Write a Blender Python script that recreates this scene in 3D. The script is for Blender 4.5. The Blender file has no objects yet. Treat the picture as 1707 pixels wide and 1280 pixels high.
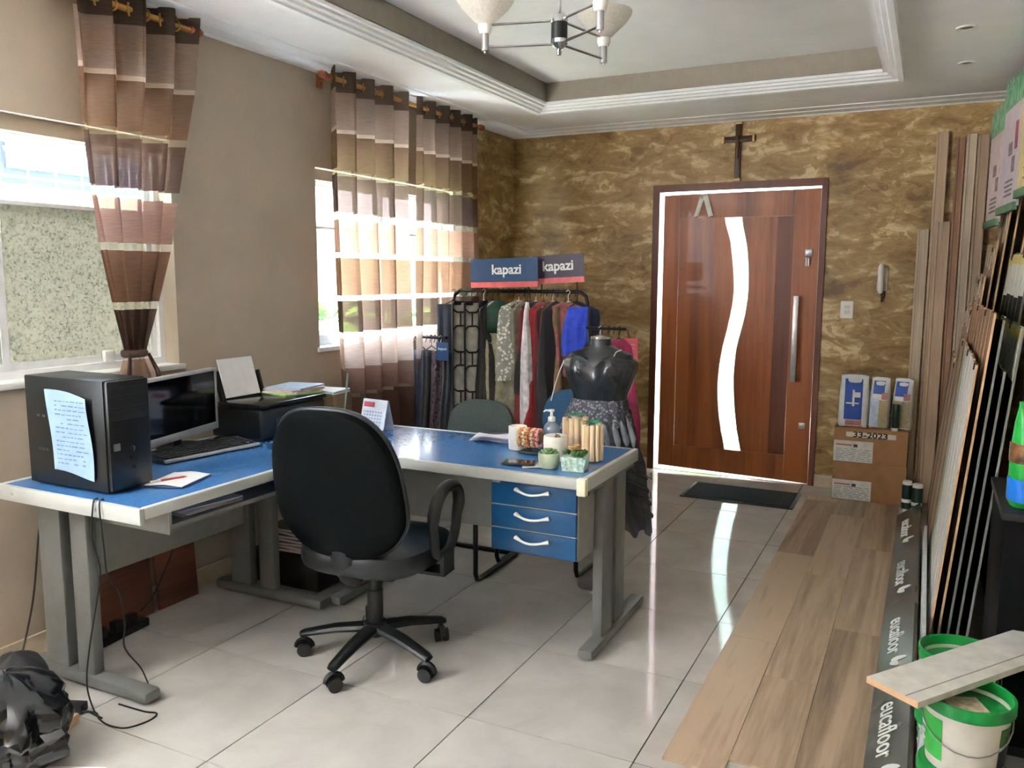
import bpy, bmesh, math, random
from mathutils import Vector, Matrix
random.seed(7)
PI = math.pi
sc = bpy.context.scene
COL = sc.collection

# ------------------------------------------------------------------ camera
cam_d = bpy.data.cameras.new('camera')
cam_d.sensor_width = 36.0
cam_d.lens = 1384.93 / 1707.0 * 36.0
cam_d.clip_start = 0.05
cam = bpy.data.objects.new('camera', cam_d)
COL.objects.link(cam)
R_ = Vector((0.89495684, 0.44614365, 0.00284637))
D_ = Vector((0.0595999, -0.11322894, -0.99177974))
F_ = Vector((-0.44215395, 0.88776971, -0.12792513))
m = Matrix((R_, -D_, -F_)).transposed().to_4x4()
m.translation = (0, 0, 1.49)
cam.matrix_world = m
sc.camera = cam

# ------------------------------------------------------------------ world, sun, exposure
w = bpy.data.worlds.new('sky')
sc.world = w
w.use_nodes = True
bg = w.node_tree.nodes['Background']
bg.inputs[0].default_value = (0.86, 0.92, 1.0, 1)
bg.inputs[1].default_value = 4.5
sun_d = bpy.data.lights.new('sun', 'SUN')
sun_d.energy = 66.0
sun_d.angle = math.radians(1.0)
sun_d.color = (1.0, 0.98, 0.96)
sun = bpy.data.objects.new('sun', sun_d)
COL.objects.link(sun)
sun.rotation_euler = Vector((0.11, 0.33, -0.88)).to_track_quat('-Z', 'Y').to_euler()


def portal(name, loc, direction, sx, sy):
    d = bpy.data.lights.new(name, 'AREA')
    d.shape = 'RECTANGLE'
    d.size = sx
    d.size_y = sy
    d.cycles.is_portal = True
    o = bpy.data.objects.new(name, d)
    COL.objects.link(o)
    o.location = loc
    o.rotation_euler = Vector(direction).to_track_quat('-Z', 'Y').to_euler()


portal('daylight_window', (-3.26, 1.985, 1.585), (1, 0, 0), 1.5, 1.01)
portal('daylight_window', (-3.26, 4.48, 1.585), (1, 0, 0), 1.5, 1.01)
portal('daylight_near_window', (-3.26, -0.35, 1.72), (1, 0, 0), 2.2, 1.4)

sc.view_settings.view_transform = 'Standard'
sc.view_settings.look = 'None'
sc.view_settings.gamma = 1.0
sc.view_settings.use_curve_mapping = False
sc.view_settings.exposure = 2.25
sc.cycles.max_bounces = 14
sc.cycles.diffuse_bounces = 6
sc.cycles.transparent_max_bounces = 16


# ------------------------------------------------------------------ materials
def lin(c):
    return tuple(((v / 255.0) / 12.92 if v / 255.0 <= 0.04045 else ((v / 255.0 + 0.055) / 1.055) ** 2.4) for v in c)


def rgba(c):
    return (*lin(c), 1.0)


MATS = {}


def new_mat(name):
    mt = bpy.data.materials.new(name)
    mt.use_nodes = True
    nt = mt.node_tree
    b = nt.nodes['Principled BSDF']
    return mt, nt, b


def coords(nt, scale=(1, 1, 1)):
    tc = nt.nodes.new('ShaderNodeTexCoord')
    mp = nt.nodes.new('ShaderNodeMapping')
    mp.inputs['Scale'].default_value = scale
    nt.links.new(tc.outputs['Object'], mp.inputs['Vector'])
    return mp.outputs['Vector']


def noise(nt, vec, scale, detail=4, rough=0.55, dist=0.0):
    n = nt.nodes.new('ShaderNodeTexNoise')
    n.inputs['Scale'].default_value = scale
    n.inputs['Detail'].default_value = detail
    n.inputs['Roughness'].default_value = rough
    n.inputs['Distortion'].default_value = dist
    nt.links.new(vec, n.inputs['Vector'])
    return n.outputs['Fac']


def ramp(nt, fac, stops, interp='LINEAR'):
    r = nt.nodes.new('ShaderNodeValToRGB')
    r.color_ramp.interpolation = interp
    el = r.color_ramp.elements
    while len(el) > 1:
        el.remove(el[0])
    el[0].position = stops[0][0]
    el[0].color = rgba(stops[0][1])
    for p_, c_ in stops[1:]:
        e = el.new(p_)
        e.color = rgba(c_)
    nt.links.new(fac, r.inputs['Fac'])
    return r.outputs['Color']


def bump(nt, b, fac, strength, dist=0.01):
    bn = nt.nodes.new('ShaderNodeBump')
    bn.inputs['Strength'].default_value = strength
    bn.inputs['Distance'].default_value = dist
    nt.links.new(fac, bn.inputs['Height'])
    nt.links.new(bn.outputs['Normal'], b.inputs['Normal'])


def mul(c, k):
    return tuple(max(0, min(255, v * k)) for v in c)


def mat(name, c, rough=0.5, metal=0.0, var=0.06, scale=18, bmp=0.0, spec=0.5, coat=0.0, stretch=(1, 1, 1), sheen=0.0):
    """plain procedural finish: colour with slight mottling"""
    if name in MATS:
        return MATS[name]
    mt, nt, b = new_mat(name)
    v = coords(nt, stretch)
    f = noise(nt, v, scale)
    col = ramp(nt, f, [(0.3, mul(c, 1 - var)), (0.7, mul(c, 1 + var))])
    nt.links.new(col, b.inputs['Base Color'])
    b.inputs['Roughness'].default_value = rough
    b.inputs['Metallic'].default_value = metal
    b.inputs['Specular IOR Level'].default_value = spec
    b.inputs['Coat Weight'].default_value = coat
    b.inputs['Sheen Weight'].default_value = sheen
    if bmp:
        bump(nt, b, noise(nt, v, scale * 4), bmp, 0.004)
    MATS[name] = mt
    return mt


def wood(name, dark, light, axis='z', rough=0.4, fine=60, coarse=5, rnd=0.12, coat=0.0, spec=0.5):
    if name in MATS:
        return MATS[name]
    mt, nt, b = new_mat(name)
    s = {'x': (0.06, 1, 1), 'y': (1, 0.06, 1), 'z': (1, 1, 0.06)}[axis]
    v = coords(nt, s)
    oi = nt.nodes.new('ShaderNodeObjectInfo')
    ad = nt.nodes.new('ShaderNodeVectorMath')
    ad.operation = 'ADD'
    sc_ = nt.nodes.new('ShaderNodeVectorMath')
    sc_.operation = 'SCALE'
    cb = nt.nodes.new('ShaderNodeCombineXYZ')
    for i in range(3):
        nt.links.new(oi.outputs['Random'], cb.inputs[i])
    nt.links.new(cb.outputs[0], sc_.inputs[0])
    sc_.inputs['Scale'].default_value = 13.0
    nt.links.new(v, ad.inputs[0])
    nt.links.new(sc_.outputs[0], ad.inputs[1])
    n1 = noise(nt, ad.outputs[0], coarse, 5, 0.6, 1.2)
    n2 = noise(nt, ad.outputs[0], fine, 3, 0.6)
    mx = nt.nodes.new('ShaderNodeMath')
    mx.operation = 'MULTIPLY_ADD'
    nt.links.new(n2, mx.inputs[0])
    mx.inputs[1].default_value = 0.35
    nt.links.new(n1, mx.inputs[2])
    m2 = nt.nodes.new('ShaderNodeMath')
    m2.operation = 'MULTIPLY_ADD'
    nt.links.new(oi.outputs['Random'], m2.inputs[0])
    m2.inputs[1].default_value = rnd
    nt.links.new(mx.outputs[0], m2.inputs[2])
    col = ramp(nt, m2.outputs[0], [(0.45, dark), (0.62, tuple((a + c) / 2 for a, c in zip(dark, light))), (0.85, light)])
    nt.links.new(col, b.inputs['Base Color'])
    b.inputs['Roughness'].default_value = rough
    b.inputs['Coat Weight'].default_value = coat
    b.inputs['Specular IOR Level'].default_value = spec
    bump(nt, b, n2, 0.08, 0.002)
    MATS[name] = mt
    return mt


def mat_gold_wall():
    mt, nt, b = new_mat('gold_stucco')
    v = coords(nt)
    n0 = noise(nt, v, 1.6, 3, 0.5, 0.8)
    mpd = nt.nodes.new('ShaderNodeMapping')
    mpd.inputs['Rotation'].default_value = (0, math.radians(35), 0)
    mpd.inputs['Scale'].default_value = (1.0, 1.0, 2.6)
    nt.links.new(v, mpd.inputs['Vector'])
    n1 = noise(nt, mpd.outputs[0], 3.4, 7, 0.6, 0.9)
    n2 = noise(nt, mpd.outputs[0], 14, 5, 0.65, 1.0)
    vo = nt.nodes.new('ShaderNodeTexVoronoi')
    vo.inputs['Scale'].default_value = 7
    wv = nt.nodes.new('ShaderNodeVectorMath')
    wv.operation = 'ADD'
    sw = nt.nodes.new('ShaderNodeVectorMath')
    sw.operation = 'SCALE'
    sw.inputs['Scale'].default_value = 0.9
    cbn = nt.nodes.new('ShaderNodeTexNoise')
    cbn.inputs['Scale'].default_value = 4.0
    cbn.inputs['Detail'].default_value = 4
    nt.links.new(v, cbn.inputs['Vector'])
    nt.links.new(cbn.outputs['Color'], sw.inputs[0])
    nt.links.new(mpd.outputs[0], wv.inputs[0])
    nt.links.new(sw.outputs[0], wv.inputs[1])
    nt.links.new(wv.outputs[0], vo.inputs['Vector'])
    sep = nt.nodes.new('ShaderNodeSeparateColor')
    nt.links.new(vo.outputs['Color'], sep.inputs[0])
    a = nt.nodes.new('ShaderNodeMath')
    a.operation = 'MULTIPLY_ADD'
    nt.links.new(sep.outputs[0], a.inputs[0])
    a.inputs[1].default_value = 0.16
    nt.links.new(n1, a.inputs[2])
    a2 = nt.nodes.new('ShaderNodeMath')
    a2.operation = 'MULTIPLY_ADD'
    nt.links.new(n2, a2.inputs[0])
    a2.inputs[1].default_value = 0.3
    nt.links.new(a.outputs[0], a2.inputs[2])
    a3 = nt.nodes.new('ShaderNodeMath')
    a3.operation = 'MULTIPLY_ADD'
    nt.links.new(n0, a3.inputs[0])
    a3.inputs[1].default_value = 0.35
    nt.links.new(a2.outputs[0], a3.inputs[2])
    a4 = nt.nodes.new('ShaderNodeMath')
    a4.operation = 'MULTIPLY'
    a4.inputs[1].default_value = 0.88
    nt.links.new(a3.outputs[0], a4.inputs[0])
    a3 = a4
    col = ramp(nt, a3.outputs[0], [(0.58, (106, 80, 46)), (0.72, (142, 112, 66)), (0.84, (162, 134, 84)), (0.95, (204, 182, 138))])
    nt.links.new(col, b.inputs['Base Color'])
    b.inputs['Roughness'].default_value = 0.42
    b.inputs['Specular IOR Level'].default_value = 0.45
    bump(nt, b, a2.outputs[0], 0.35, 0.01)
    MATS['gold_stucco'] = mt
    return mt


def mat_tile():
    mt, nt, b = new_mat('porcelain_tile')
    v = coords(nt)
    oi = nt.nodes.new('ShaderNodeObjectInfo')
    n1 = noise(nt, v, 3.0, 6, 0.6, 0.6)
    mm = nt.nodes.new('ShaderNodeMath')
    mm.operation = 'MULTIPLY_ADD'
    nt.links.new(oi.outputs['Random'], mm.inputs[0])
    mm.inputs[1].default_value = 0.1
    nt.links.new(n1, mm.inputs[2])
    col = ramp(nt, mm.outputs[0], [(0.3, (166, 163, 157)), (0.75, (188, 186, 180))])
    nt.links.new(col, b.inputs['Base Color'])
    b.inputs['Roughness'].default_value = 0.07
    b.inputs['Specular IOR Level'].default_value = 0.6
    MATS['tile'] = mt
    return mt


def mat_curtain():
    """voile curtain woven in bands; the pale bands are sheer"""
    mt, nt, b = new_mat('banded_voile')
    tc = nt.nodes.new('ShaderNodeTexCoord')
    sp = nt.nodes.new('ShaderNodeSeparateXYZ')
    nt.links.new(tc.outputs['Object'], sp.inputs[0])
    dv = nt.nodes.new('ShaderNodeMath')
    dv.operation = 'DIVIDE'
    nt.links.new(sp.outputs['Z'], dv.inputs[0])
    dv.inputs[1].default_value = 2.7
    bands = [(0.0, (112, 70, 48)), (0.79, (240, 232, 215)), (0.81, (150, 100, 72)), (0.95, (205, 172, 150)), (1.133, (250, 244, 230)),
             (1.162, (96, 64, 50)), (1.343, (250, 244, 230)), (1.38, (136, 86, 50)), (1.583, (250, 244, 230)), (1.615, (176, 126, 102)),
             (1.80, (252, 247, 236)), (1.84, (108, 80, 70)), (2.04, (245, 232, 205)), (2.076, (128, 88, 52)), (2.275, (230, 205, 180)),
             (2.295, (182, 152, 130)), (2.49, (104, 84, 70))]
    col = ramp(nt, dv.outputs[0], [(z / 2.7, c if sum(c) > 640 else mul(c, 1.05)) for z, c in bands], 'CONSTANT')
    sheer = ramp(nt, dv.outputs[0], [(z / 2.7, (232,) * 3 if sum(c) > 660 else ((125,) * 3 if sum(c) > 460 else ((80,) * 3 if z > 2.4 else (98,) * 3))) for z, c in bands], 'CONSTANT')
    mp = nt.nodes.new('ShaderNodeMapping')
    mp.inputs['Scale'].default_value = (6, 6, 160)
    nt.links.new(tc.outputs['Object'], mp.inputs['Vector'])
    nz = noise(nt, mp.outputs[0], 3.0, 3)
    mixc = nt.nodes.new('ShaderNodeMix')
    mixc.data_type = 'RGBA'
    mixc.blend_type = 'MULTIPLY'
    mixc.inputs['Factor'].default_value = 0.45
    nt.links.new(col, mixc.inputs[6])
    g = ramp(nt, nz, [(0.3, (170, 165, 160)), (0.7, (255, 255, 255))])
    nt.links.new(g, mixc.inputs[7])
    hs_ = nt.nodes.new('ShaderNodeHueSaturation')
    hs_.inputs['Saturation'].default_value = 0.72
    nt.links.new(mixc.outputs[2], hs_.inputs['Color'])
    out = nt.nodes['Material Output']
    nt.nodes.remove(b)
    df = nt.nodes.new('ShaderNodeBsdfDiffuse')
    tr = nt.nodes.new('ShaderNodeBsdfTranslucent')
    tp = nt.nodes.new('ShaderNodeBsdfTransparent')
    g2 = nt.nodes.new('ShaderNodeGamma')
    g2.inputs[1].default_value = 0.5
    nt.links.new(col, g2.inputs[0])
    nt.links.new(hs_.outputs[0], df.inputs[0])
    nt.links.new(hs_.outputs[0], tr.inputs[0])
    nt.links.new(g2.outputs[0], tp.inputs[0])
    m1 = nt.nodes.new('ShaderNodeMixShader')
    m1.inputs[0].default_value = 0.7
    nt.links.new(df.outputs[0], m1.inputs[1])
    nt.links.new(tr.outputs[0], m1.inputs[2])
    m2 = nt.nodes.new('ShaderNodeMixShader')
    nt.links.new(sheer, m2.inputs[0])
    nt.links.new(m1.outputs[0], m2.inputs[1])
    nt.links.new(tp.outputs[0], m2.inputs[2])
    nt.links.new(m2.outputs[0], out.inputs[0])
    MATS['curtain'] = mt
    return mt


def mat_sheet(name, c, transp=0.3, transl=0.4, rough_noise=0.0, tint=(255, 255, 255), gloss=0.0, grain=0.06):
    """thin sheet: some light straight through, some scattered through"""
    if name in MATS:
        return MATS[name]
    mt, nt, b = new_mat(name)
    nt.nodes.remove(b)
    out = nt.nodes['Material Output']
    v = coords(nt)
    nz = noise(nt, v, 90, 3, 0.7)
    col = ramp(nt, nz, [(0.3, mul(c, 1 - grain)), (0.7, mul(c, 1 + grain * 0.6))])
    df = nt.nodes.new('ShaderNodeBsdfDiffuse')
    tr = nt.nodes.new('ShaderNodeBsdfTranslucent')
    tp = nt.nodes.new('ShaderNodeBsdfTransparent')
    gl = nt.nodes.new('ShaderNodeBsdfGlossy')
    gl.inputs['Roughness'].default_value = 0.08
    nt.links.new(col, df.inputs[0])
    nt.links.new(col, tr.inputs[0])
    tp.inputs[0].default_value = rgba(tint)
    m1 = nt.nodes.new('ShaderNodeMixShader')
    m1.inputs[0].default_value = transl
    m2 = nt.nodes.new('ShaderNodeMixShader')
    m3 = nt.nodes.new('ShaderNodeMixShader')
    m3.inputs[0].default_value = gloss
    nt.links.new(df.outputs[0], m1.inputs[1])
    nt.links.new(tr.outputs[0], m1.inputs[2])
    if rough_noise:
        rr = nt.nodes.new('ShaderNodeMapRange')
        rr.inputs[1].default_value = 0.35
        rr.inputs[2].default_value = 0.65
        rr.inputs[3].default_value = max(0, transp - rough_noise)
        rr.inputs[4].default_value = min(1, transp + rough_noise)
        nt.links.new(nz, rr.inputs[0])
        nt.links.new(rr.outputs[0], m2.inputs[0])
    else:
        m2.inputs[0].default_value = transp
    nt.links.new(m1.outputs[0], m2.inputs[1])
    nt.links.new(tp.outputs[0], m2.inputs[2])
    nt.links.new(m2.outputs[0], m3.inputs[1])
    nt.links.new(gl.outputs[0], m3.inputs[2])
    nt.links.new(m3.outputs[0], out.inputs[0])
    MATS[name] = mt
    return mt


GOLD = mat_gold_wall()
TILE = mat_tile()
CURT = mat_curtain()
BEIGE = mat('beige_wall_paint', (178, 164, 146), 0.75, var=0.03, scale=3, bmp=0.05)
CEIL = mat('ceiling_white', (244, 246, 248), 0.85, var=0.015, scale=4)
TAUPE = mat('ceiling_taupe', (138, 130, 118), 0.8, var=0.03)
GROUT = mat('grout', (66, 58, 48), 0.9)
WHITE = mat('white_plastic', (232, 230, 226), 0.35, var=0.02)
FRAMEW = mat('white_window_frame', (225, 226, 226), 0.4, var=0.02)
DOORW = wood('door_wood', (98, 47, 18), (166, 93, 42), 'z', 0.38, 40, 4, 0.10, coat=0.08)
DOORD = wood('door_wood_dark', (78, 36, 18), (114, 56, 28), 'z', 0.4, 40, 4, 0.08, coat=0.08)
LAMI = wood('laminate_oak', (100, 82, 66), (172, 150, 126), 'y', 0.38, 55, 7, 0.22, spec=0.4)
BOARDW = wood('sample_oak', (128, 104, 82), (178, 154, 128), 'z', 0.45, 60, 6, 0.2)
BOARDB = wood('sample_walnut', (92, 62, 44), (146, 108, 80), 'z', 0.45, 60, 6, 0.2)
BOARDD = wood('sample_shadow_black', (5, 5, 6), (14, 13, 13), 'z', 0.6, 60, 6, 0.1, spec=0.2)  # black boards: the shadow between the rack tiers is put into their colour
BOARDG = wood('sample_grey_ash', (120, 104, 88), (190, 172, 148), 'z', 0.45, 60, 6, 0.25)
BLACK = mat('black_plastic', (11, 13, 14), 0.45, var=0.15)
BLACKM = mat('black_metal', (16, 16, 18), 0.35, metal=0.3, var=0.1)
SATIN = mat('black_satin', (34, 39, 43), 0.26, var=0.12, scale=8, spec=0.7)
CHROME = mat('chrome', (200, 200, 202), 0.18, metal=1.0, var=0.02)
STEEL = mat('brushed_steel', (180, 180, 182), 0.35, metal=0.9, var=0.04)
BRASS = mat('brass_rod', (176, 128, 66), 0.4, metal=0.5, var=0.06)
DESKBLUE = mat('desk_blue_laminate', (64, 112, 166), 0.13, var=0.05, scale=60, spec=0.8)
DRAWERBLUE = mat('drawer_blue', (8, 70, 116), 0.35, var=0.04, scale=40)
DESKGREY = mat('desk_grey_laminate', (140, 140, 135), 0.45, var=0.03)
DESKEDGE = mat('desk_edge_trim', (172, 176, 172), 0.4, var=0.02)
LEGGREY = mat('desk_leg_enamel', (102, 104, 101), 0.4, var=0.04)
CARD = mat('cardboard', (158, 118, 78), 0.85, var=0.05, scale=12)
PAPER = mat('white_paper', (230, 230, 230), 0.8, var=0.02)
PAPERB = mat('bluish_paper', (142, 170, 198), 0.8, var=0.05)
INK = mat('print_ink', (70, 70, 84), 0.8)
CABLE = mat('black_cable', (22, 20, 19), 0.5)


# ------------------------------------------------------------------ mesh helpers
class B:
    def __init__(self):
        self.bm = bmesh.new()

    def box(self, x0, x1, y0, y1, z0, z1, rz=0, bev=0.0, seg=2, tilt=None):
        r = bmesh.ops.create_cube(self.bm, size=1.0)
        vs = r['verts']
        bmesh.ops.scale(self.bm, vec=(x1 - x0, y1 - y0, z1 - z0), verts=vs)
        if bev:
            es = list({e for v in vs for e in v.link_edges})
            rb = bmesh.ops.bevel(self.bm, geom=es, offset=bev, segments=seg, affect='EDGES', profile=0.5)
            vs = list({v for f in rb['faces'] for v in f.verts} | {v for v in vs if v.is_valid})
        c = Vector(((x0 + x1) / 2, (y0 + y1) / 2, (z0 + z1) / 2))
        M = Matrix.Translation(c)
        if tilt is not None:
            M = M @ tilt
        if rz:
            M = M @ Matrix.Rotation(rz, 4, 'Z')
        bmesh.ops.transform(self.bm, matrix=M, verts=vs)
        return self

    def tube(self, pts, r, n=10, caps=True, closed=False, flat=None):
        """tube through points; r number or list; flat=(a,b) ellipse factors"""
        pts = [Vector(p) for p in pts]
        N = len(pts)
        rs = r if isinstance(r, (list, tuple)) else [r] * N
        rings = []
        prev = None
        for i, p in enumerate(pts):
            if closed:
                t = (pts[(i + 1) % N] - pts[i - 1])
            elif i == 0:
                t = pts[1] - p
            elif i == N - 1:
                t = p - pts[i - 1]
            else:
                t = (pts[i + 1] - p).normalized() + (p - pts[i - 1]).normalized()
            t.normalize()
            if prev is None:
                a = Vector((0, 0, 1)) if abs(t.z) < 0.9 else Vector((1, 0, 0))
                u = t.cross(a).normalized()
            else:
                u = prev - t * prev.dot(t)
                u = u.normalized() if u.length > 1e-6 else t.orthogonal().normalized()
            v = t.cross(u)
            prev = u
            fa, fb = flat if flat else (1, 1)
            rings.append([self.bm.verts.new(p + (u * math.cos(2 * PI * k / n) * fa + v * math.sin(2 * PI * k / n) * fb) * rs[i]) for k in range(n)])
        M = N if closed else N - 1
        for i in range(M):
            A, C = rings[i], rings[(i + 1) % N]
            for k in range(n):
                self.bm.faces.new((A[k], A[(k + 1) % n], C[(k + 1) % n], C[k]))
        if caps and not closed:
            self.bm.faces.new(rings[0][::-1])
            self.bm.faces.new(rings[-1])
        return self

    def cyl(self, p0, p1, r, n=16):
        return self.tube([p0, p1], r, n)

    def lathe(self, prof, n=24, c=(0, 0, 0), sx=1, sy=1):
        """prof: (r,z) list bottom to top about the z axis at c"""
        rings = []
        for r, z in prof:
            if r < 1e-5:
                rings.append([self.bm.verts.new((c[0], c[1], c[2] + z))])
            else:
                rings.append([self.bm.verts.new((c[0] + r * sx * math.cos(2 * PI * k / n), c[1] + r * sy * math.sin(2 * PI * k / n), c[2] + z)) for k in range(n)])
        for A, C in zip(rings, rings[1:]):
            for k in range(n):
                k2 = (k + 1) % n
                if len(A) == 1 and len(C) == 1:
                    continue
                if len(A) == 1:
                    self.bm.faces.new((A[0], C[k2], C[k]))
                elif len(C) == 1:
                    self.bm.faces.new((A[k], A[k2], C[0]))
                else:
                    self.bm.faces.new((A[k], A[k2], C[k2], C[k]))
        return self

    def prism(self, poly, d, axis='y', off=0.0):
        """extrude polygon (list of 2-tuples) along axis from off to off+d"""
        def P(a, b_, t):
            return {'y': (a, t, b_), 'x': (t, a, b_), 'z': (a, b_, t)}[axis]
        A = [self.bm.verts.new(P(a, b_, off)) for a, b_ in poly]
        C = [self.bm.verts.new(P(a, b_, off + d)) for a, b_ in poly]
        n = len(poly)
        self.bm.faces.new(A[::-1])
        self.bm.faces.new(C)
        for k in range(n):
            self.bm.faces.new((A[k], A[(k + 1) % n], C[(k + 1) % n], C[k]))
        return self

    def sheet(self, fn, nu, nv, thick=0.0):
        """grid surface fn(u,v); optional thickness"""
        V = [[self.bm.verts.new(fn(i / nu, j / nv)) for j in range(nv + 1)] for i in range(nu + 1)]
        fs = [self.bm.faces.new((V[i][j], V[i + 1][j], V[i + 1][j + 1], V[i][j + 1])) for i in range(nu) for j in range(nv)]
        if thick:
            bmesh.ops.recalc_face_normals(self.bm, faces=fs)
            bmesh.ops.solidify(self.bm, geom=fs, thickness=thick)
        return self

    def loops(self, rings, cap0=True, cap1=True):
        """closed loops of points (equal counts)"""
        R = [[self.bm.verts.new(p) for p in r] for r in rings]
        n = len(R[0])
        for A, C in zip(R, R[1:]):
            for k in range(n):
                self.bm.faces.new((A[k], A[(k + 1) % n], C[(k + 1) % n], C[k]))
        if cap0:
            self.bm.faces.new(R[0][::-1])
        if cap1:
            self.bm.faces.new(R[-1])
        return self

    def ball(self, c, r, sub=2, scl=(1, 1, 1), jit=0.0):
        rr = bmesh.ops.create_icosphere(self.bm, subdivisions=sub, radius=1.0)
        for v in rr['verts']:
            k = 1 + (random.uniform(-jit, jit) if jit else 0)
            v.co = Vector(c) + Vector((v.co.x * scl[0], v.co.y * scl[1], v.co.z * scl[2])) * r * k
        return self

    def mesh(self, name, material, smooth=False):
        bmesh.ops.recalc_face_normals(self.bm, faces=self.bm.faces)
        me = bpy.data.meshes.new(name)
        self.bm.to_mesh(me)
        self.bm.free()
        if material:
            me.materials.append(material)
        if smooth:
            for p in me.polygons:
                p.use_smooth = True
            if smooth != 'all':
                try:
                    me.set_sharp_from_angle(angle=math.radians(38))
                except Exception:
                    pass
        return me

    def obj(self, name, material, parent=None, smooth=True, loc=None, label=None):
        me = self.mesh(name, material, smooth)
        return link(name, me, parent, loc, label)


def link(name, me, parent=None, loc=None, label=None, rot=None):
    o = bpy.data.objects.new(name, me)
    COL.objects.link(o)
    if parent is not None:
        o.parent = parent
    if loc is not None:
        o.location = loc
    if rot is not None:
        o.rotation_euler = rot
    if label:
        o['label'] = label
    return o


def thing(name, label, cat, loc=(0, 0, 0), rz=0.0, group=None, rot=None):
    o = bpy.data.objects.new(name, None)
    o.empty_display_size = 0.05
    COL.objects.link(o)
    o.location = loc
    o.rotation_euler = rot if rot else (0, 0, rz)
    o['label'] = label
    o['category'] = cat
    if group:
        o['group'] = group
    return o


def tag(o, label, cat, group=None):
    o['label'] = label
    o['category'] = cat
    if group:
        o['group'] = group
    return o


def struct(o):
    o['kind'] = 'structure'
    return o


def text_mesh(name, body, size, material, parent, M, depth=0.002, bold=0.0, sx=1.0):
    cu = bpy.data.curves.new(name, 'FONT')
    cu.body = body
    cu.size = size
    cu.extrude = depth
    cu.offset = bold
    cu.align_x = 'CENTER'
    cu.align_y = 'CENTER'
    cu.resolution_u = 3
    o = bpy.data.objects.new(name, cu)
    COL.objects.link(o)
    bpy.context.view_layer.update()
    me = bpy.data.meshes.new_from_object(o.evaluated_get(bpy.context.evaluated_depsgraph_get()))
    bpy.data.objects.remove(o)
    bpy.data.curves.remove(cu)
    me.materials.clear()
    me.materials.append(material)
    me.transform(M @ Matrix.Diagonal((sx, 1, 1, 1)))
    return link(name, me, parent)


def interp(tab, z):
    """piecewise-linear lookup in a table of (z, value) descending or ascending"""
    t = sorted(tab)
    if z <= t[0][0]:
        return t[0][1]
    for (a, va), (b_, vb) in zip(t, t[1:]):
        if z <= b_:
            k = (z - a) / (b_ - a)
            return va + (vb - va) * k
    return t[-1][1]


def smoothtab(tab, n=40):
    """Catmull-Rom resample of (z,x) points"""
    t = sorted(tab)
    out = []
    for i in range(len(t) - 1):
        p0 = t[max(i - 1, 0)]
        p1, p2 = t[i], t[i + 1]
        p3 = t[min(i + 2, len(t) - 1)]
        for k in range(5):
            s = k / 5
            v = 0.5 * (2 * p1[1] + (p2[1] - p0[1]) * s + (2 * p0[1] - 5 * p1[1] + 4 * p2[1] - p3[1]) * s * s + (3 * p1[1] - p0[1] - 3 * p2[1] + p3[1]) * s ** 3)
            out.append((p1[0] + (p2[0] - p1[0]) * s, v))
    out.append(t[-1])
    return out


# ================================================================== THE ROOM
XL, XR, YB, YR, ZC = -3.08, 0.80, 6.22, -1.60, 2.62
# ---- floor of polished porcelain tiles
fl = struct(B().box(XL - 0.15, XR + 0.1, YR - 0.15, YB + 0.15, -0.06, -0.004).obj('floor', GROUT, smooth=False))
PITCH, GAP = 0.591, 0.0022
xs = [XL] + [-0.732 + PITCH * k for k in range(-3, 3) if XL + 0.02 < -0.732 + PITCH * k < XR - 0.02] + [XR]
ys = [YR] + [1.728 + PITCH * k for k in range(-5, 8) if YR + 0.02 < 1.728 + PITCH * k < YB - 0.02] + [YB]
tile_cache = {}
for a, b_ in zip(xs, xs[1:]):
    for c, d in zip(ys, ys[1:]):
        key = (round(b_ - a, 3), round(d - c, 3))
        if key not in tile_cache:
            hx, hy = (b_ - a) / 2 - GAP, (d - c) / 2 - GAP
            tile_cache[key] = B().box(-hx, hx, -hy, hy, -0.008, 0.0).mesh('tile', TILE)
        link('tile', tile_cache[key], fl, ((a + b_) / 2, (c + d) / 2, 0))

# ---- left wall with two window openings
W1 = (1.235, 2.735)
W2 = (3.73, 5.23)
WZ = (1.085, 2.09)
wl = B()
T = 0.16
for y0, y1, z0, z1 in [(YR, -1.45, 0, 2.9), (-1.45, 0.75, 0, 1.05), (-1.45, 0.75, 2.42, 2.9), (0.75, W1[0], 0, 2.9), (W1[0], W1[1], 0, WZ[0]), (W1[0], W1[1], WZ[1], 2.9), (W1[1], W2[0], 0, 2.9),
                       (W2[0], W2[1], 0, WZ[0]), (W2[0], W2[1], WZ[1], 2.9), (W2[1], 5.42, 0, 2.9)]:
    wl.box(XL - T, XL, y0, y1, z0, z1)
wall_left = struct(wl.obj('wall_left', BEIGE, smooth=False))
B().box(XL - T, XL, 5.42, YB, 0, 2.9).obj('gold_painted_section', GOLD, wall_left, smooth=False, label='gold stucco stretch of wall')
# ---- back wall with door opening
DX0, DX1, DZ = -1.904, -0.662, 2.175
wb = B()
wb.box(XL - T, DX0, YB, YB + 0.15, 0, 2.9)
wb.box(DX1, XR + 0.15, YB, YB + 0.15, 0, 2.9)
wb.box(DX0, DX1, YB, YB + 0.15, DZ, 2.9)
struct(wb.obj('wall_back', GOLD, smooth=False))
struct(B().box(XR, XR + 0.15, YR - 0.15, YB, 0, 2.9).obj('wall_right', BEIGE, smooth=False))
wr = B()
wr.box(XL - T, XR + 0.15, YR - 0.15, YR, 0, 2.9)
struct(wr.obj('wall_rear', BEIGE, smooth=False))
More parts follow.
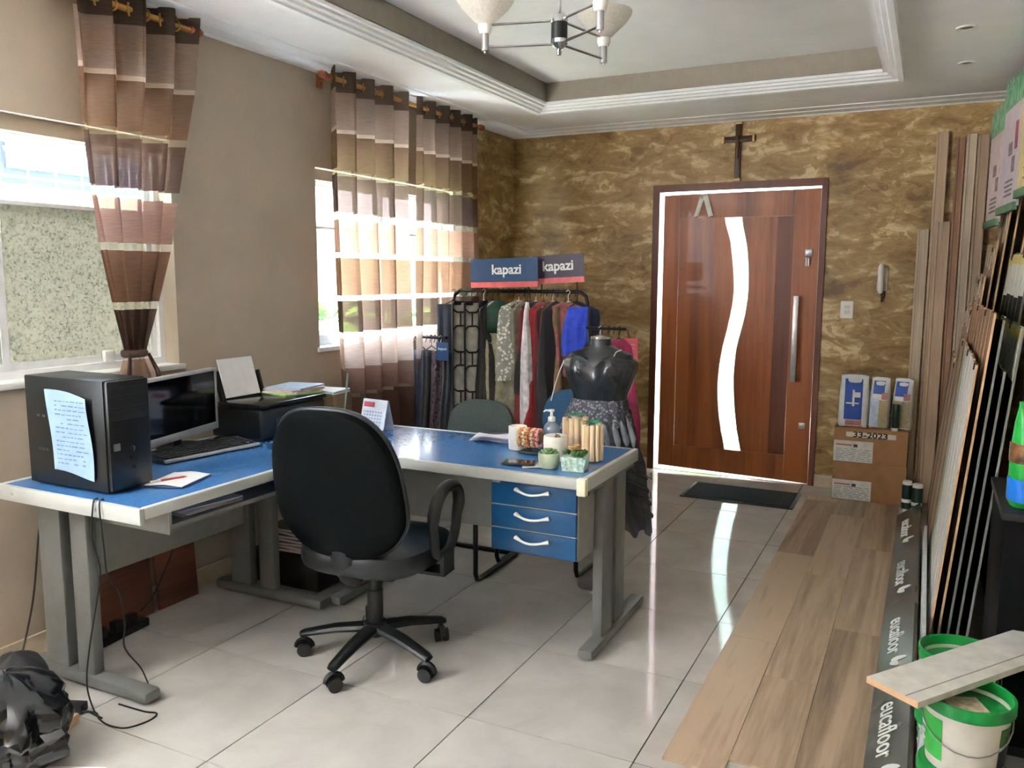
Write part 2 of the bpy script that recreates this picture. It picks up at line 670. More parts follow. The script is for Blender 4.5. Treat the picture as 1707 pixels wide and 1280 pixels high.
# ---- baseboards
bb = B().box(XL, XL + 0.014, YR, YB - 0.001, 0, 0.085)
struct(bb.obj('baseboard_left', mat('baseboard_tile', (196, 180, 156), 0.3), smooth=False))
bb = B().box(XL + 0.015, DX0 - 0.002, YB - 0.014, YB, 0, 0.085)
bb.box(DX1 + 0.002, XR, YB - 0.014, YB, 0, 0.085)
struct(bb.obj('baseboard_back', MATS['baseboard_tile'], smooth=False))

# ---- ceiling with recessed tray
TX0, TX1, TY0, TY1, TZ = -2.305, -0.295, 0.885, 5.115, 2.738
ce = B()
ce.box(XL, TX0, YR, YB, ZC, 2.9)
ce.box(TX1, XR, YR, YB, ZC, 2.9)
ce.box(TX0, TX1, YR, TY0, ZC, 2.9)
ce.box(TX0, TX1, TY1, YB, ZC, 2.9)
ce.box(TX0, TX1, TY0, TY1, TZ, 2.9)
ceiling = struct(ce.obj('ceiling', CEIL, smooth=False))
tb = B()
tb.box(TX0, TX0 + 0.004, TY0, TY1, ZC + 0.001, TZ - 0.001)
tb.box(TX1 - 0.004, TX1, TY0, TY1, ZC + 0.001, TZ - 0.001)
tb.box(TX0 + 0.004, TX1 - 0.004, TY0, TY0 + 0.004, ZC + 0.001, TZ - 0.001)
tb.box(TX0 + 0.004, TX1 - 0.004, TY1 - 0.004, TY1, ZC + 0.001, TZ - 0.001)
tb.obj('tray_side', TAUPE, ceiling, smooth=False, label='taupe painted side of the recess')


def frame_sweep(b, prof, x0, x1, y0, y1, sgn):
    """profile (d,z): d outward (sgn=+1) or inward (-1) from the rectangle"""
    rings = []
    for d, z in prof:
        d *= sgn
        rings.append([(x0 - d, y0 - d, z), (x1 + d, y0 - d, z), (x1 + d, y1 + d, z), (x0 - d, y1 + d, z)])
    n = len(rings)
    V = [[b.bm.verts.new(p) for p in r] for r in rings]
    for i in range(n):
        A, C = V[i], V[(i + 1) % n]
        for k in range(4):
            b.bm.faces.new((A[k], A[(k + 1) % 4], C[(k + 1) % 4], C[k]))
    return b


tr = B()
frame_sweep(tr, [(0.0, 2.625), (0.0, 2.604), (0.022, 2.604), (0.026, 2.592), (0.045, 2.588), (0.050, 2.578), (0.072, 2.574), (0.078, 2.565), (0.105, 2.562), (0.105, 2.625)], TX0, TX1, TY0, TY1, 1)
struct(tr.obj('trim_1', CEIL, smooth=False, label=None))
tr = B()
frame_sweep(tr, [(0.0, 2.625), (0.0, 2.596), (0.012, 2.596), (0.02, 2.604), (0.10, 2.607), (0.11, 2.613), (0.20, 2.614), (0.205, 2.625)], XL, XR, YR, YB, -1)
struct(tr.obj('trim_2', CEIL, smooth=False))

# ---- windows
TEXG = mat_sheet('textured_glass', (92, 92, 84), transp=0.28, transl=0.85, rough_noise=0.22, tint=(140, 143, 142), gloss=0.04, grain=0.4)
CLRG = mat_sheet('clear_glass', (150, 156, 160), transp=0.95, transl=0.6, tint=(238, 245, 250), gloss=0.04)


def window(n, y0, y1, lower):
    r = B()
    xa, xb = XL - 0.125, XL - 0.085
    f = 0.028
    r.box(xa, xb, y0, y1, WZ[0], WZ[0] + 0.034)
    r.box(xa, xb, y0, y1, 2.02, 2.03)
    r.box(xa, xb, y0, y0 + f, WZ[0] + 0.034, 2.02)
    r.box(xa, xb, y1 - f, y1, WZ[0] + 0.034, 2.02)
    wo = struct(r.obj('window_%d' % n, FRAMEW, smooth=False))
    B().box(XL - 0.15, XL - 0.045, y0, y1, 2.03, WZ[1]).obj('lintel', BEIGE, wo, smooth=False, label='beige lintel')
    s = B().box(XL - 0.13, XL + 0.022, y0 - 0.02, y1 + 0.02, WZ[0] - 0.022, WZ[0] + 0.004, bev=0.004)
    s.obj('window_sill', FRAMEW, wo)
    ym = (y0 + y1) / 2
    for a, b_, dx in ((y0 + f, ym + 0.02, 0.0), (ym - 0.02, y1 - f, -0.016)):
        sx0, sx1 = XL - 0.108 + dx, XL - 0.094 + dx
        q = B()
        for yy in (a, b_ - 0.03):
            q.box(sx0, sx1, yy, yy + 0.03, WZ[0] + 0.034, 2.02)
        q.box(sx0, sx1, a + 0.03, b_ - 0.03, WZ[0] + 0.034, WZ[0] + 0.064)
        q.box(sx0, sx1, a + 0.03, b_ - 0.03, 1.762, 1.778)
        q.box(sx0, sx1, a + 0.03, b_ - 0.03, 2.0, 2.02)
        sash = q.obj('sash', FRAMEW, wo, smooth=False)
        B().box((sx0 + sx1) / 2 - 0.002, (sx0 + sx1) / 2 + 0.002, a + 0.03, b_ - 0.03, WZ[0] + 0.064, 1.762).obj('pane', lower, sash, smooth=False, label='textured obscure glass pane' if lower is TEXG else 'clear glass pane')
        B().box((sx0 + sx1) / 2 - 0.002, (sx0 + sx1) / 2 + 0.002, a + 0.03, b_ - 0.03, 1.778, 2.0).obj('pane', CLRG, sash, smooth=False, label='clear glass pane')
    B().box(XL - 0.094, XL - 0.07, ym + 0.42, ym + 0.47, 1.12, 1.17, bev=0.004).obj('latch', WHITE, wo)
    return wo


window(1, *W1, TEXG)
window(2, *W2, CLRG)

# ---- entrance door
door = struct(B().box(DX0, DX0 + 0.052, YB - 0.014, YB + 0.15, 0, DZ).box(DX1 - 0.04, DX1, YB - 0.014, YB + 0.15, 0, DZ)
              .box(DX0 + 0.052, DX1 - 0.04, YB - 0.014, YB + 0.15, 2.121, DZ).obj('door_1', DOORD, smooth=False))
LF, LB = YB + 0.012, YB + 0.052     # leaf front / back
lx0, lx1, lz1 = -1.822, -0.706, 2.104
zb = lambda x: 0.034 + (0.006 - 0.034) * (x - lx0) / (lx1 - lx0)
B().prism([(lx0, zb(lx0)), (-1.703, zb(-1.703)), (-1.703, lz1 - 0.002), (lx0, lz1 - 0.006)], 0.04, 'y', LF).obj('stile', DOORW, door, smooth=False)
B().prism([(-0.878, zb(-0.878)), (lx1, zb(lx1)), (lx1, lz1 + 0.004), (-0.878, lz1 + 0.002)], 0.04, 'y', LF).obj('stile', DOORW, door, smooth=False)
B().prism([(-1.702, 1.925), (-0.879, 1.925), (-0.879, lz1 + 0.002), (-1.702, lz1 - 0.002)], 0.04, 'y', LF).obj('rail', DOORW, door, smooth=False)
B().prism([(-1.702, zb(-1.702)), (-0.879, zb(-0.879)), (-0.879, 0.2), (-1.702, 0.2)], 0.04, 'y', LF).obj('rail', DOORW, door, smooth=False)
SL = smoothtab([(1.924, -1.37), (1.75, -1.322), (1.457, -1.288), (1.3, -1.292), (1.1, -1.325), (0.969, -1.354), (0.8, -1.375), (0.652, -1.379), (0.5, -1.368), (0.35, -1.345), (0.201, -1.314)])
SR = smoothtab([(1.924, -1.245), (1.7, -1.2), (1.457, -1.18), (1.25, -1.192), (1.1, -1.222), (0.973, -1.25), (0.8, -1.262), (0.659, -1.259), (0.5, -1.245), (0.35, -1.225), (0.201, -1.194)])
B().box(-1.701, -1.604, LF + 0.008, LB - 0.004, 0.201, 1.924).obj('plank', DOORW, door, smooth=False)
B().box(-0.993, -0.880, LF + 0.010, LB - 0.004, 0.201, 1.924).obj('plank', DOORD, door, smooth=False)


def strip(b, left, right, y0, y1):
    """slab between two curves x(z)"""
    n = len(left)
    V = [[b.bm.verts.new((x, y, z)) for (z, x) in c] for c in (left, right) for y in (y0, y1)]
    Lf, Lb, Rf, Rb = V
    for i in range(n - 1):
        for a, c in ((Lf, Rf), (Rb, Lb), (Lb, Lf), (Rf, Rb)):
            b.bm.faces.new((a[i], c[i], c[i + 1], a[i + 1]))
    b.bm.faces.new((Lf[0], Lb[0], Rb[0], Rf[0]))
    b.bm.faces.new((Lf[-1], Rf[-1], Rb[-1], Lb[-1]))
    return b


strip(B(), [(z, -1.604) for z, x in SL], SL, LF + 0.006, LB).obj('panel', DOORW, door, smooth=False)
strip(B(), SR, [(z, -0.993) for z, x in SR], LF + 0.006, LB).obj('panel', DOORW, door, smooth=False)
strip(B(), SL, SR, LF + 0.022, LF + 0.028).obj('glass_strip', mat_sheet('frosted_door_glass', (150, 162, 158), transp=0.5, transl=0.9, rough_noise=0.2, tint=(205, 215, 212), gloss=0.04), door, smooth=False, label='wavy strip of frosted glass')
pb = B().box(-0.852, -0.815, YB - 0.062, YB - 0.048, 0.752, 1.362, bev=0.003)
pb.cyl((-0.834, YB - 0.05, 0.85), (-0.834, LF, 0.85), 0.009).cyl((-0.834, YB - 0.05, 1.26), (-0.834, LF, 1.26), 0.009)
pb.obj('pull_handle', STEEL, door, label='long brushed steel pull bar')
B().box(-0.795, -0.745, LF - 0.014, LF, 1.64, 1.69, bev=0.004).obj('lock_plate', STEEL, door)
B().box(-0.785, -0.74, LF - 0.012, LF, 0.405, 0.45, bev=0.004).obj('lower_lock_plate', STEEL, door)
B().box(DX0 + 0.052, DX1 - 0.04, YB, YB + 0.15, -0.004, 0.003).obj('threshold', mat('threshold_stone', (170, 158, 140), 0.25), door, smooth=False)

# ================================================================== OUTSIDE
gr = struct(B().box(-14, 14, -14, 16, -0.3, -0.07).obj('outside_ground', mat('paving', (234, 234, 234), 0.9), smooth=False))
SAND = mat('boundary_render', (138, 130, 100), 0.9, var=0.14, scale=9, bmp=0.3)
bw = thing('boundary_wall', 'sandy and white boundary wall with bright coping outside the windows', 'wall', (-5.2, 2.6, -0.07))
B().box(-0.08, 0.08, -1.9, 2.7, 0.0, 2.0).obj('render', SAND, bw, smooth=False)
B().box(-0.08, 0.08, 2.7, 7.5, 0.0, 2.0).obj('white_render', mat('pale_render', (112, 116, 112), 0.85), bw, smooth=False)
B().box(-0.11, 0.11, -1.9, 7.5, 2.0, 2.12).obj('coping', mat('white_coping', (244, 242, 236), 0.8), bw, smooth=False)
gi = thing('iron_grille', 'white scrolled iron grille standing on the boundary wall', 'grille', (-5.2, 2.6, 2.05))
IRON = mat('white_iron', (120, 132, 156), 0.6)
g = B()
for z in (0.06, 0.32, 0.62):
    g.cyl((0, -2.2, z), (0, 2.4, z), 0.009, 6)
g.obj('rail', IRON, gi)
for i in range(24):
    y = -2.15 + i * 0.19
    B().cyl((0, y, 0), (0, y, 0.68 + 0.03 * (i % 2)), 0.007, 6).obj('bar', IRON, gi)
sc_me = None
for i in range(23):
    y = -2.055 + i * 0.19
    if sc_me is None:
        pts = [(0, math.cos(t) * (0.062 - 0.008 * t) * 0.9, 0.08 + math.sin(t) * (0.062 - 0.008 * t)) for t in [k * 0.5 for k in range(13)]]
        pts2 = [(0, -p[1], 0.16 - p[2] + 0.1) for p in pts]
        sc_me = B().tube(pts, 0.006, 5).tube(pts2, 0.006, 5).mesh('scroll', IRON, True)
    link('scroll', sc_me, gi, (0, y, 0.06))
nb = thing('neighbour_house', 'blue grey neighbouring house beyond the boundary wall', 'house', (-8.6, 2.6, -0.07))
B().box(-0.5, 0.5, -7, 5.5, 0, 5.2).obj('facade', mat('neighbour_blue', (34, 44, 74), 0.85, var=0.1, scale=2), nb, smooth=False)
B().prism([(-1.2, 5.2), (1.0, 5.2), (0.0, 6.0)], 13.5, 'y', -7.5).obj('roof', mat('neighbour_roof', (120, 96, 88), 0.9), nb, smooth=False)
for i, y in enumerate((-3.2, 0.4, 3.2)):
    B().box(0.5, 0.53, y - 0.6, y + 0.6, 2.6, 3.9).obj('window', mat('neighbour_window', (52, 58, 70), 0.2), nb, smooth=False)

LEAF = mat('palm_leaf', (60, 112, 40), 0.5, var=0.25, scale=6)
LEAF2 = mat('shrub_leaf', (84, 136, 56), 0.5, var=0.25, scale=6)


def frond(b, az, tilt, L, n=14, wd=0.05):
    """arching palm frond with blades"""
    sp = []
    for k in range(n + 1):
        s = k / n
        r = L * (s * math.cos(tilt * (1 - 0.2 * s)))
        z = L * (math.sin(tilt) * s - 0.45 * s * s)
        sp.append(Vector((r * math.cos(az), r * math.sin(az), z)))
    b.tube(sp, [0.008 * (1 - 0.8 * k / n) + 0.001 for k in range(n + 1)], 5)
    side = Vector((-math.sin(az), math.cos(az), 0))
    for k in range(2, n + 1):
        for sg in (-1, 1):
            p = sp[k]
            d = (sp[k] - sp[k - 1]).normalized()
            tip = p + side * sg * L * 0.28 * (1 - 0.5 * abs(k / n - 0.5)) + d * 0.12 * L + Vector((0, 0, -0.05 * L))
            w_ = d * 0.016
            mid = (p + tip) / 2 + Vector((0, 0, 0.015))
            vs = [b.bm.verts.new(q) for q in (p - w_, p + w_, mid + w_ * 1.3, tip, mid - w_ * 1.3)]
            b.bm.faces.new(vs)
    return b


def palm(loc, h, nf, L, label, mt, seed):
    random.seed(seed)
    t = thing('palm', label, 'plant', loc, group=None)
    B().tube([(0, 0, 0), (0.02, 0, h * 0.5), (0, 0.01, h)], [0.05, 0.04, 0.045], 8).obj('trunk', mat('palm_trunk', (120, 104, 80), 0.9), t)
    for i in range(nf):
        f = B()
        frond(f, 2 * PI * i / nf + random.uniform(-0.3, 0.3), random.uniform(0.3, 1.2), L * random.uniform(0.8, 1.1))
        o = f.obj('frond', mt, t, smooth=False, loc=(0, 0, h))
    return t


palm((-4.15, 4.35, -0.07), 0.85, 11, 0.6, 'feathery green palm outside the far window, nearest its left edge', LEAF, 1)
palm((-4.3, 5.35, -0.07), 1.15, 11, 0.6, 'pale green palm outside the middle of the far window', LEAF2, 2)
palm((-4.2, 6.3, -0.07), 1.0, 11, 0.6, 'green palm outside the far end of the far window', LEAF, 3)
palm((-1.9, 7.7, -0.07), 0.35, 10, 0.6, 'low garden palm seen through the frosted door strip', LEAF2, 4)
gw = thing('garden_wall', 'white garden wall in front of the entrance door', 'wall', (-2.4, 10.2, -0.07))
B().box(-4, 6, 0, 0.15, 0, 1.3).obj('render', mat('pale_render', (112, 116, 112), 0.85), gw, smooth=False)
B().box(-4, 6, -0.02, 0.17, 1.3, 1.36).obj('coping', MATS['white_coping'], gw, smooth=False)

# ================================================================== CURTAINS
FIN = mat('wood_finial', (150, 84, 44), 0.4)


def rod(label, y0, y1):
    t = thing('curtain_rod', label, 'curtain rod', (-2.97, (y0 + y1) / 2, 2.56))
    h = (y1 - y0) / 2
    B().cyl((0, -h, 0), (0, h, 0), 0.013, 14).obj('rod', BRASS, t)
    for s in (-1, 1):
        f = B()
        pr = [(0.0, 0.075), (0.012, 0.07), (0.021, 0.05), (0.016, 0.032), (0.022, 0.022), (0.017, 0.01), (0.017, 0.0)]
        f.tube([(0, s * (h + z), 0) for r, z in pr][::-1], [max(r, 0.001) for r, z in pr][::-1], 12)
        f.obj('finial', FIN, t)
        f = B().box(-0.11, -0.1, s * (h - 0.06) - 0.02, s * (h - 0.06) + 0.02, -0.04, 0.03).cyl((-0.1, s * (h - 0.06), 0), (0, s * (h - 0.06), 0), 0.008, 8)
        f.obj('bracket', FIN, t)
    return t


rod('short brass rod with wooden finial above the near window', 1.05, 2.78)
rod('brass rod with wooden finials above the far window', 3.72, 5.42)


def curtain(name, label, L, R, nf, amp, ztop, zbot, phase=0.0, nu=120, nv=70, sq=0.35):
    """pleated eyelet panel: L/R tables of (z,y); object coords stay world-like for the woven bands"""
    o = thing(name, label, 'curtain', (-2.97, 0, 0), group='banded voile curtains')

    def fn(u, v):
        z = ztop + (zbot - ztop) * v
        y0, y1 = interp(L, z), interp(R, z)
        wd = (y1 - y0)
        ph = 2 * PI * nf * u + phase
        s = math.sin(ph)
        s = (1 - sq) * s + sq * max(-1, min(1, 2.4 * s))
        a = interp(amp, z)
        return (a * s + 0.006 * math.sin(7 * u * 6.1 + z * 3), y0 + wd * u + 0.18 * wd / nf * math.sin(2 * ph) * 0.5, z + 0.004 * math.sin(ph * 0.5))
    B().sheet(fn, nu, nv).obj('voile', CURT, o, smooth='all')
    for k in range(2 * nf):
        u = (k * PI - phase) / (2 * PI * nf)
        if not 0.01 < u < 0.99:
            continue
        y = interp(L, 2.56) + (interp(R, 2.56) - interp(L, 2.56)) * u
        ring = [(0.021 * math.cos(t) * 0.6 + 0.0, y + 0.014 * math.cos(t) * (1 if k % 2 else -1), 2.56 + 0.024 * math.sin(t)) for t in [2 * PI * j / 14 for j in range(14)]]
        B().tube(ring, 0.0045, 6, closed=True).obj('eyelet', BRASS, o)
    return o


c1 = curtain('tied_curtain', 'brown banded voile curtain gathered and tied, beside the near window',
             [(2.6, 2.17), (2.41, 2.18), (2.05, 2.195), (1.81, 2.216), (1.6, 2.254), (1.38, 2.307), (1.17, 2.366), (1.09, 2.33), (0.9, 2.30)],
             [(2.6, 2.80), (2.3, 2.76), (2.06, 2.70), (1.826, 2.644), (1.6, 2.589), (1.36, 2.511), (1.17, 2.445), (1.08, 2.493), (0.9, 2.53)],
             4, [(2.6, 0.045), (1.6, 0.045), (1.17, 0.022), (1.0, 0.035)], 2.615, 0.92, 0.6)
B().tube([(0.034 * math.cos(t), 2.405 + 0.05 * math.sin(t), 1.168) for t in [2 * PI * k / 20 for k in range(20)]], 0.010, 8, closed=True, flat=(1, 1.6)).obj('tie_band', mat('tie_fabric', (60, 40, 34), 0.8), c1)
for s in (-1, 1):
    B().tube([(0.03, 2.405 + 0.045 * s, 1.165), (0.05, 2.405 + 0.07 * s, 1.09), (0.045, 2.405 + 0.09 * s, 0.98)], [0.008, 0.012, 0.012], 6, flat=(1, 0.5)).obj('tie_end', MATS['tie_fabric'], c1)
curtain('hanging_curtain', 'brown banded voile curtain hanging loose over the left of the far window',
        [(2.6, 3.70), (2.0, 3.695), (1.0, 3.735), (0.05, 3.76)], [(2.6, 4.43), (2.0, 4.42), (1.1, 4.437), (0.05, 4.45)], 4, [(2.6, 0.05), (0.0, 0.05)], 2.615, 0.06, 0.9)
curtain('hanging_curtain', 'brown banded voile curtain hanging loose over the right of the far window',
        [(2.6, 4.56), (2.0, 4.55), (1.0, 4.53), (0.05, 4.53)], [(2.6, 5.36), (1.6, 5.38), (0.05, 5.36)], 5, [(2.6, 0.05), (0.0, 0.05)], 2.615, 0.06, 0.2)

# ================================================================== CEILING LIGHT
ch = thing('chandelier', 'chrome ceiling light with frosted glass bowls on arms in the ceiling recess', 'light', (-1.30, 3.0, TZ))
hz = 2.32 - TZ
B().lathe([(0.0, 0.0), (0.06, 0.0), (0.06, -0.012), (0.045, -0.025), (0.0, -0.025)][::-1], 24).obj('ceiling_cup', CHROME, ch)
B().cyl((0, 0, -0.02), (0, 0, hz + 0.155), 0.007, 12).obj('stem', CHROME, ch)
hub = B().lathe([(0.0, 0.0), (0.008, 0.0), (0.01, 0.012), (0.006, 0.018), (0.022, 0.028), (0.032, 0.04), (0.032, 0.055), (0.0, 0.055)], 24, (0, 0, hz)).obj('hub', CHROME, ch)
B().lathe([(0.0, 0.055), (0.031, 0.055), (0.031, 0.115), (0.0, 0.115)], 24, (0, 0, hz)).obj('hub_band', BLACK, hub, label='black band of the hub')
B().lathe([(0.0, 0.115), (0.032, 0.115), (0.032, 0.132), (0.02, 0.15), (0.008, 0.155), (0.0, 0.155)], 24, (0, 0, hz)).obj('hub_cap', CHROME, hub)
GL = mat_sheet('frosted_bowl_glass', (236, 232, 224), transp=0.12, transl=0.55, gloss=0.06)
for i, (ax, ay) in enumerate([(-0.262, -0.10), (0.08, 0.262), (0.225, -0.165)]):
    a = B().cyl((0, 0, hz + 0.125), (ax * 0.93, ay * 0.93, hz + 0.115), 0.005, 8).cyl((0, 0, hz + 0.04), (ax * 0.95, ay * 0.95, hz + 0.035), 0.005, 8)
    arm = a.obj('arm', CHROME, ch)
    B().lathe([(0, 0.004), (0.005, 0.0), (0.005, 0.008), (0.014, 0.01), (0.014, 0.075), (0.0, 0.075)], 16, (ax, ay, hz + 0.01)).obj('socket', STEEL, arm)
    B().lathe([(0.0, 0.072), (0.02, 0.072), (0.026, 0.09), (0.026, 0.105), (0.0, 0.105)], 16, (ax, ay, hz + 0.01)).obj('socket_cup', WHITE, arm)
    B().lathe([(0.02, 0.105), (0.034, 0.112), (0.09, 0.165), (0.108, 0.19), (0.111, 0.205), (0.107, 0.205), (0.104, 0.192), (0.086, 0.168), (0.03, 0.116), (0.018, 0.109)], 32, (ax, ay, hz + 0.01)).obj('glass_bowl', GL, arm)
for x, y, w_ in ((0.084, 4.452, 'nearer'), (0.109, 5.161, 'farther')):
    t = thing('ceiling_spotlight', 'small round white recessed spotlight in the ceiling, the %s of two' % w_, 'light', (x, y, ZC), group='recessed spotlights')
    B().lathe([(0.028, -0.001), (0.045, -0.001), (0.045, -0.008), (0.03, -0.006), (0.028, -0.003)], 24).obj('trim_ring', WHITE, t)
    B().lathe([(0.0, -0.0015), (0.028, -0.0015), (0.028, -0.001), (0.0, -0.001)], 20).obj('bulb', mat('unlit_lamp', (120, 112, 100), 0.4), t)

# ================================================================== DESKS
def c_leg(parent, x0, x1, y, ztop, far_end='x'):
    """two-post metal leg with foot along x (local), posts at given x"""
    return None


# side desk along the left wall (origin at floor, near right corner area)
dl = thing('side_desk', 'grey side desk with blue top holding the computer, along the window wall', 'desk', (-2.58, 2.36, 0))
# local extents: x -0.37..0.37  y -0.575..0.575
tp = B().box(-0.345, 0.345, -0.565, 0.565, 0.71, 0.748)
tp.obj('desk_top', DESKBLUE, dl, smooth=False)
e = B().box(-0.37, 0.37, -0.585, -0.565, 0.695, 0.75, bev=0.004).box(-0.37, 0.37, 0.565, 0.585, 0.695, 0.75, bev=0.004)
e.box(0.345, 0.37, -0.565, 0.565, 0.71, 0.75, bev=0.006).box(-0.37, -0.345, -0.565, 0.565, 0.71, 0.75, bev=0.006)
e.obj('edge_trim', DESKEDGE, dl)
for x in (-0.28, 0.16):
    B().cyl((x, -0.587, 0.724), (x, -0.584, 0.724), 0.006, 8).obj('screw', STEEL, dl)
for yy in (-0.46, 0.47):
    f = B().box(-0.40, 0.235, yy - 0.035, yy + 0.035, 0.008, 0.052, bev=0.014)
    f.obj('foot', LEGGREY, dl)
    for px, wd in ((-0.245, 0.062), (-0.085, 0.045)):
        B().box(px - wd, px + wd, yy - 0.022, yy + 0.022, 0.05, 0.70, bev=0.008).obj('leg', LEGGREY, dl)
    B().box(-0.30, 0.20, yy - 0.02, yy + 0.02, 0.685, 0.71).obj('top_bearer', LEGGREY, dl, smooth=False)
B().box(-0.23, -0.212, -0.44, 0.45, 0.345, 0.705).obj('modesty_panel', DESKGREY, dl, smooth=False)
kt = B().box(-0.10, 0.28, -0.39, 0.55, 0.618, 0.634)
kt.box(-0.10, 0.28, -0.395, -0.383, 0.60, 0.708).box(-0.10, 0.28, 0.55, 0.562, 0.60, 0.708)
kt.obj('keyboard_shelf', DESKGREY, dl, smooth=False)

# corner connector between the desks
cn = thing('corner_table', 'grey corner connector top joining both desks under the printer', 'table', (-2.67, 3.2, 0))
B().box(-0.28, 0.258, -0.245, 0.225, 0.71, 0.748).obj('table_top', DESKBLUE, cn, smooth=False)
B().box(-0.28, 0.258, 0.225, 0.245, 0.71, 0.75, bev=0.005).box(-0.30, -0.28, -0.245, 0.245, 0.71, 0.75, bev=0.005).obj('edge_trim', DESKEDGE, cn)
B().cyl((-0.22, 0.16, 0), (-0.22, 0.16, 0.71), 0.03, 16).obj('leg', LEGGREY, cn)

# main desk with drawers
dr = thing('main_desk', 'office desk with blue top and three blue drawers, in front of the clothes rack', 'desk', (-1.745, 3.11, 0))
# local x -0.655..0.655, y -0.32..0.32
B().box(-0.655, 0.63, -0.295, 0.295, 0.71, 0.748).obj('desk_top', DESKBLUE, dr, smooth=False)
e = B().box(-0.655, 0.63, -0.32, -0.295, 0.706, 0.75, bev=0.008).box(-0.655, 0.63, 0.295, 0.32, 0.706, 0.75, bev=0.008)
e.box(0.63, 0.655, -0.30, 0.32, 0.695, 0.75, bev=0.006)
e.obj('edge_trim', DESKEDGE, dr)
B().box(0.622, 0.66, -0.324, -0.293, 0.685, 0.752, bev=0.006).obj('corner_cap', mat('cream_cap', (222, 218, 190), 0.4), dr)
for xx in (-0.585, 0.63):
    B().box(xx - 0.032, xx + 0.032, -0.235, 0.43, 0.008, 0.05, bev=0.014).obj('foot', LEGGREY, dr)
    for py, wd in ((-0.04, 0.064), (0.115, 0.055)):
        B().box(xx - 0.022, xx + 0.022, py - wd, py + wd, 0.05, 0.70, bev=0.008).obj('leg', LEGGREY, dr)
    B().box(xx - 0.018, xx + 0.018, -0.22, 0.28, 0.68, 0.706).obj('top_bearer', LEGGREY, dr, smooth=False)
B().box(-0.56, 0.60, 0.20, 0.218, 0.335, 0.706).obj('modesty_panel', DESKGREY, dr, smooth=False)
dbody = B().box(0.24, 0.25, -0.262, 0.19, 0.412, 0.706).box(0.60, 0.612, -0.262, 0.19, 0.412, 0.706).box(0.25, 0.60, -0.258, 0.19, 0.412, 0.424).box(0.25, 0.60, -0.25, -0.24, 0.424, 0.706)
dbody = dbody.obj('drawer_unit', DESKGREY, dr, smooth=False)
B().tube([(0.614, -0.19, 0.665), (0.622, -0.19, 0.665)], 0.01, 14).obj('keyhole', BLACK, dbody)
B().box(0.25, 0.285, -0.285, -0.275, 0.69, 0.70).obj('maker_tab', DESKEDGE, dbody, smooth=False)
for z0, z1 in ((0.604, 0.702), (0.510, 0.598), (0.416, 0.504)):
    d = B().box(0.244, 0.606, -0.278, -0.262, z0, z1, bev=0.003).obj('drawer', DRAWERBLUE, dr)
    zc = (z0 + z1) / 2 + 0.012
    hp = [(0.355 + 0.14 * s, -0.279 - 0.024 * math.sin(PI * s) - 0.004, zc + 0.006 - 0.010 * math.sin(PI * s)) for s in [k / 10 for k in range(11)]]
    B().tube(hp, [0.011, 0.008, 0.006, 0.006, 0.006, 0.006, 0.006, 0.006, 0.006, 0.008, 0.011], 10, flat=(1, 0.8)).obj('handle', WHITE, d, label='white curved handle')
    B().box(0.246, 0.604, -0.272, -0.263, z1 + 0.001, z1 + 0.005).obj('drawer_edge', DESKEDGE, d, smooth=False)

# ================================================================== SWIVEL CHAIR
FAB = mat('dark_green_upholstery', (5, 8, 9), 0.85, var=0.2, scale=160, bmp=0.2, spec=0.1)
VINYL = mat('black_vinyl', (22, 26, 30), 0.32, var=0.1)
oc = thing('swivel_chair', 'black swivel office chair with armrests and five castors, back to the room', 'chair', (-1.865, 2.55, 0), math.radians(5))
B().lathe([(0.0, 0.10), (0.045, 0.10), (0.05, 0.115), (0.045, 0.15), (0.03, 0.155), (0.0, 0.155)], 20).obj('base_hub', BLACK, oc)
B().lathe([(0.031, 0.15), (0.031, 0.28), (0.026, 0.285), (0.026, 0.385), (0.0, 0.385), (0, 0.15)], 18).obj('gas_column', BLACK, oc)
for k in range(5):
    a = math.radians(-86 + 72 * k - 5)
    ca, sa = math.cos(a), math.sin(a)
    leg = B().tube([(0.03 * ca, 0.03 * sa, 0.128), (0.15 * ca, 0.15 * sa, 0.118), (0.285 * ca, 0.285 * sa, 0.092), (0.30 * ca, 0.30 * sa, 0.086)], [0.034, 0.03, 0.024, 0.02], 10, flat=(1.0, 0.62)).obj('base_leg', BLACK, oc)
    ct = B()
    ox, oy = 0.288 * ca, 0.288 * sa
    da = a + 0.9 + k
    ux, uy = math.cos(da), math.sin(da)
    for s in (-1, 1):
        c0 = (ox + ux * s * 0.008, oy + uy * s * 0.008, 0.027)
        c1_ = (ox + ux * s * 0.026, oy + uy * s * 0.026, 0.027)
        ct.tube([c0, c1_], 0.027, 18)
    ct.cyl((ox, oy, 0.03), (ox, oy, 0.085), 0.008, 8)
    hood = [(ox + ux * 0 + 0.03 * math.cos(t) * -uy, oy + 0.03 * math.cos(t) * ux, 0.034 + 0.03 * math.sin(t)) for t in [PI * j / 8 for j in range(9)]]
    ct.tube(hood, 0.012, 6)
    ct.obj('castor', BLACK, leg)


def cushion(b, hw, hd, z0, z1, n=32, pw=3.2, taper=0.0, ox=0, oy=0, dome=0.35):
    """soft rounded slab in plan (super-ellipse) between z0 and z1"""
    prof = [(0.90, 0.0), (0.97, 0.12), (1.0, 0.35), (1.0, 0.65), (0.97, 0.86), (0.90, 0.97), (0.6, 1.0 + dome * 0.1)]
    rings = []
    for s, t in prof:
        r = []
        for k in range(n):
            a = 2 * PI * k / n
            c, q = math.cos(a), math.sin(a)
            x = math.copysign(abs(c) ** (2 / pw), c) * hw * s
            y = math.copysign(abs(q) ** (2 / pw), q) * hd * s
            x *= 1 - taper * y / hd
            r.append((ox + x, oy + y, z0 + (z1 - z0) * t))
        rings.append(r)
    return b.loops(rings)


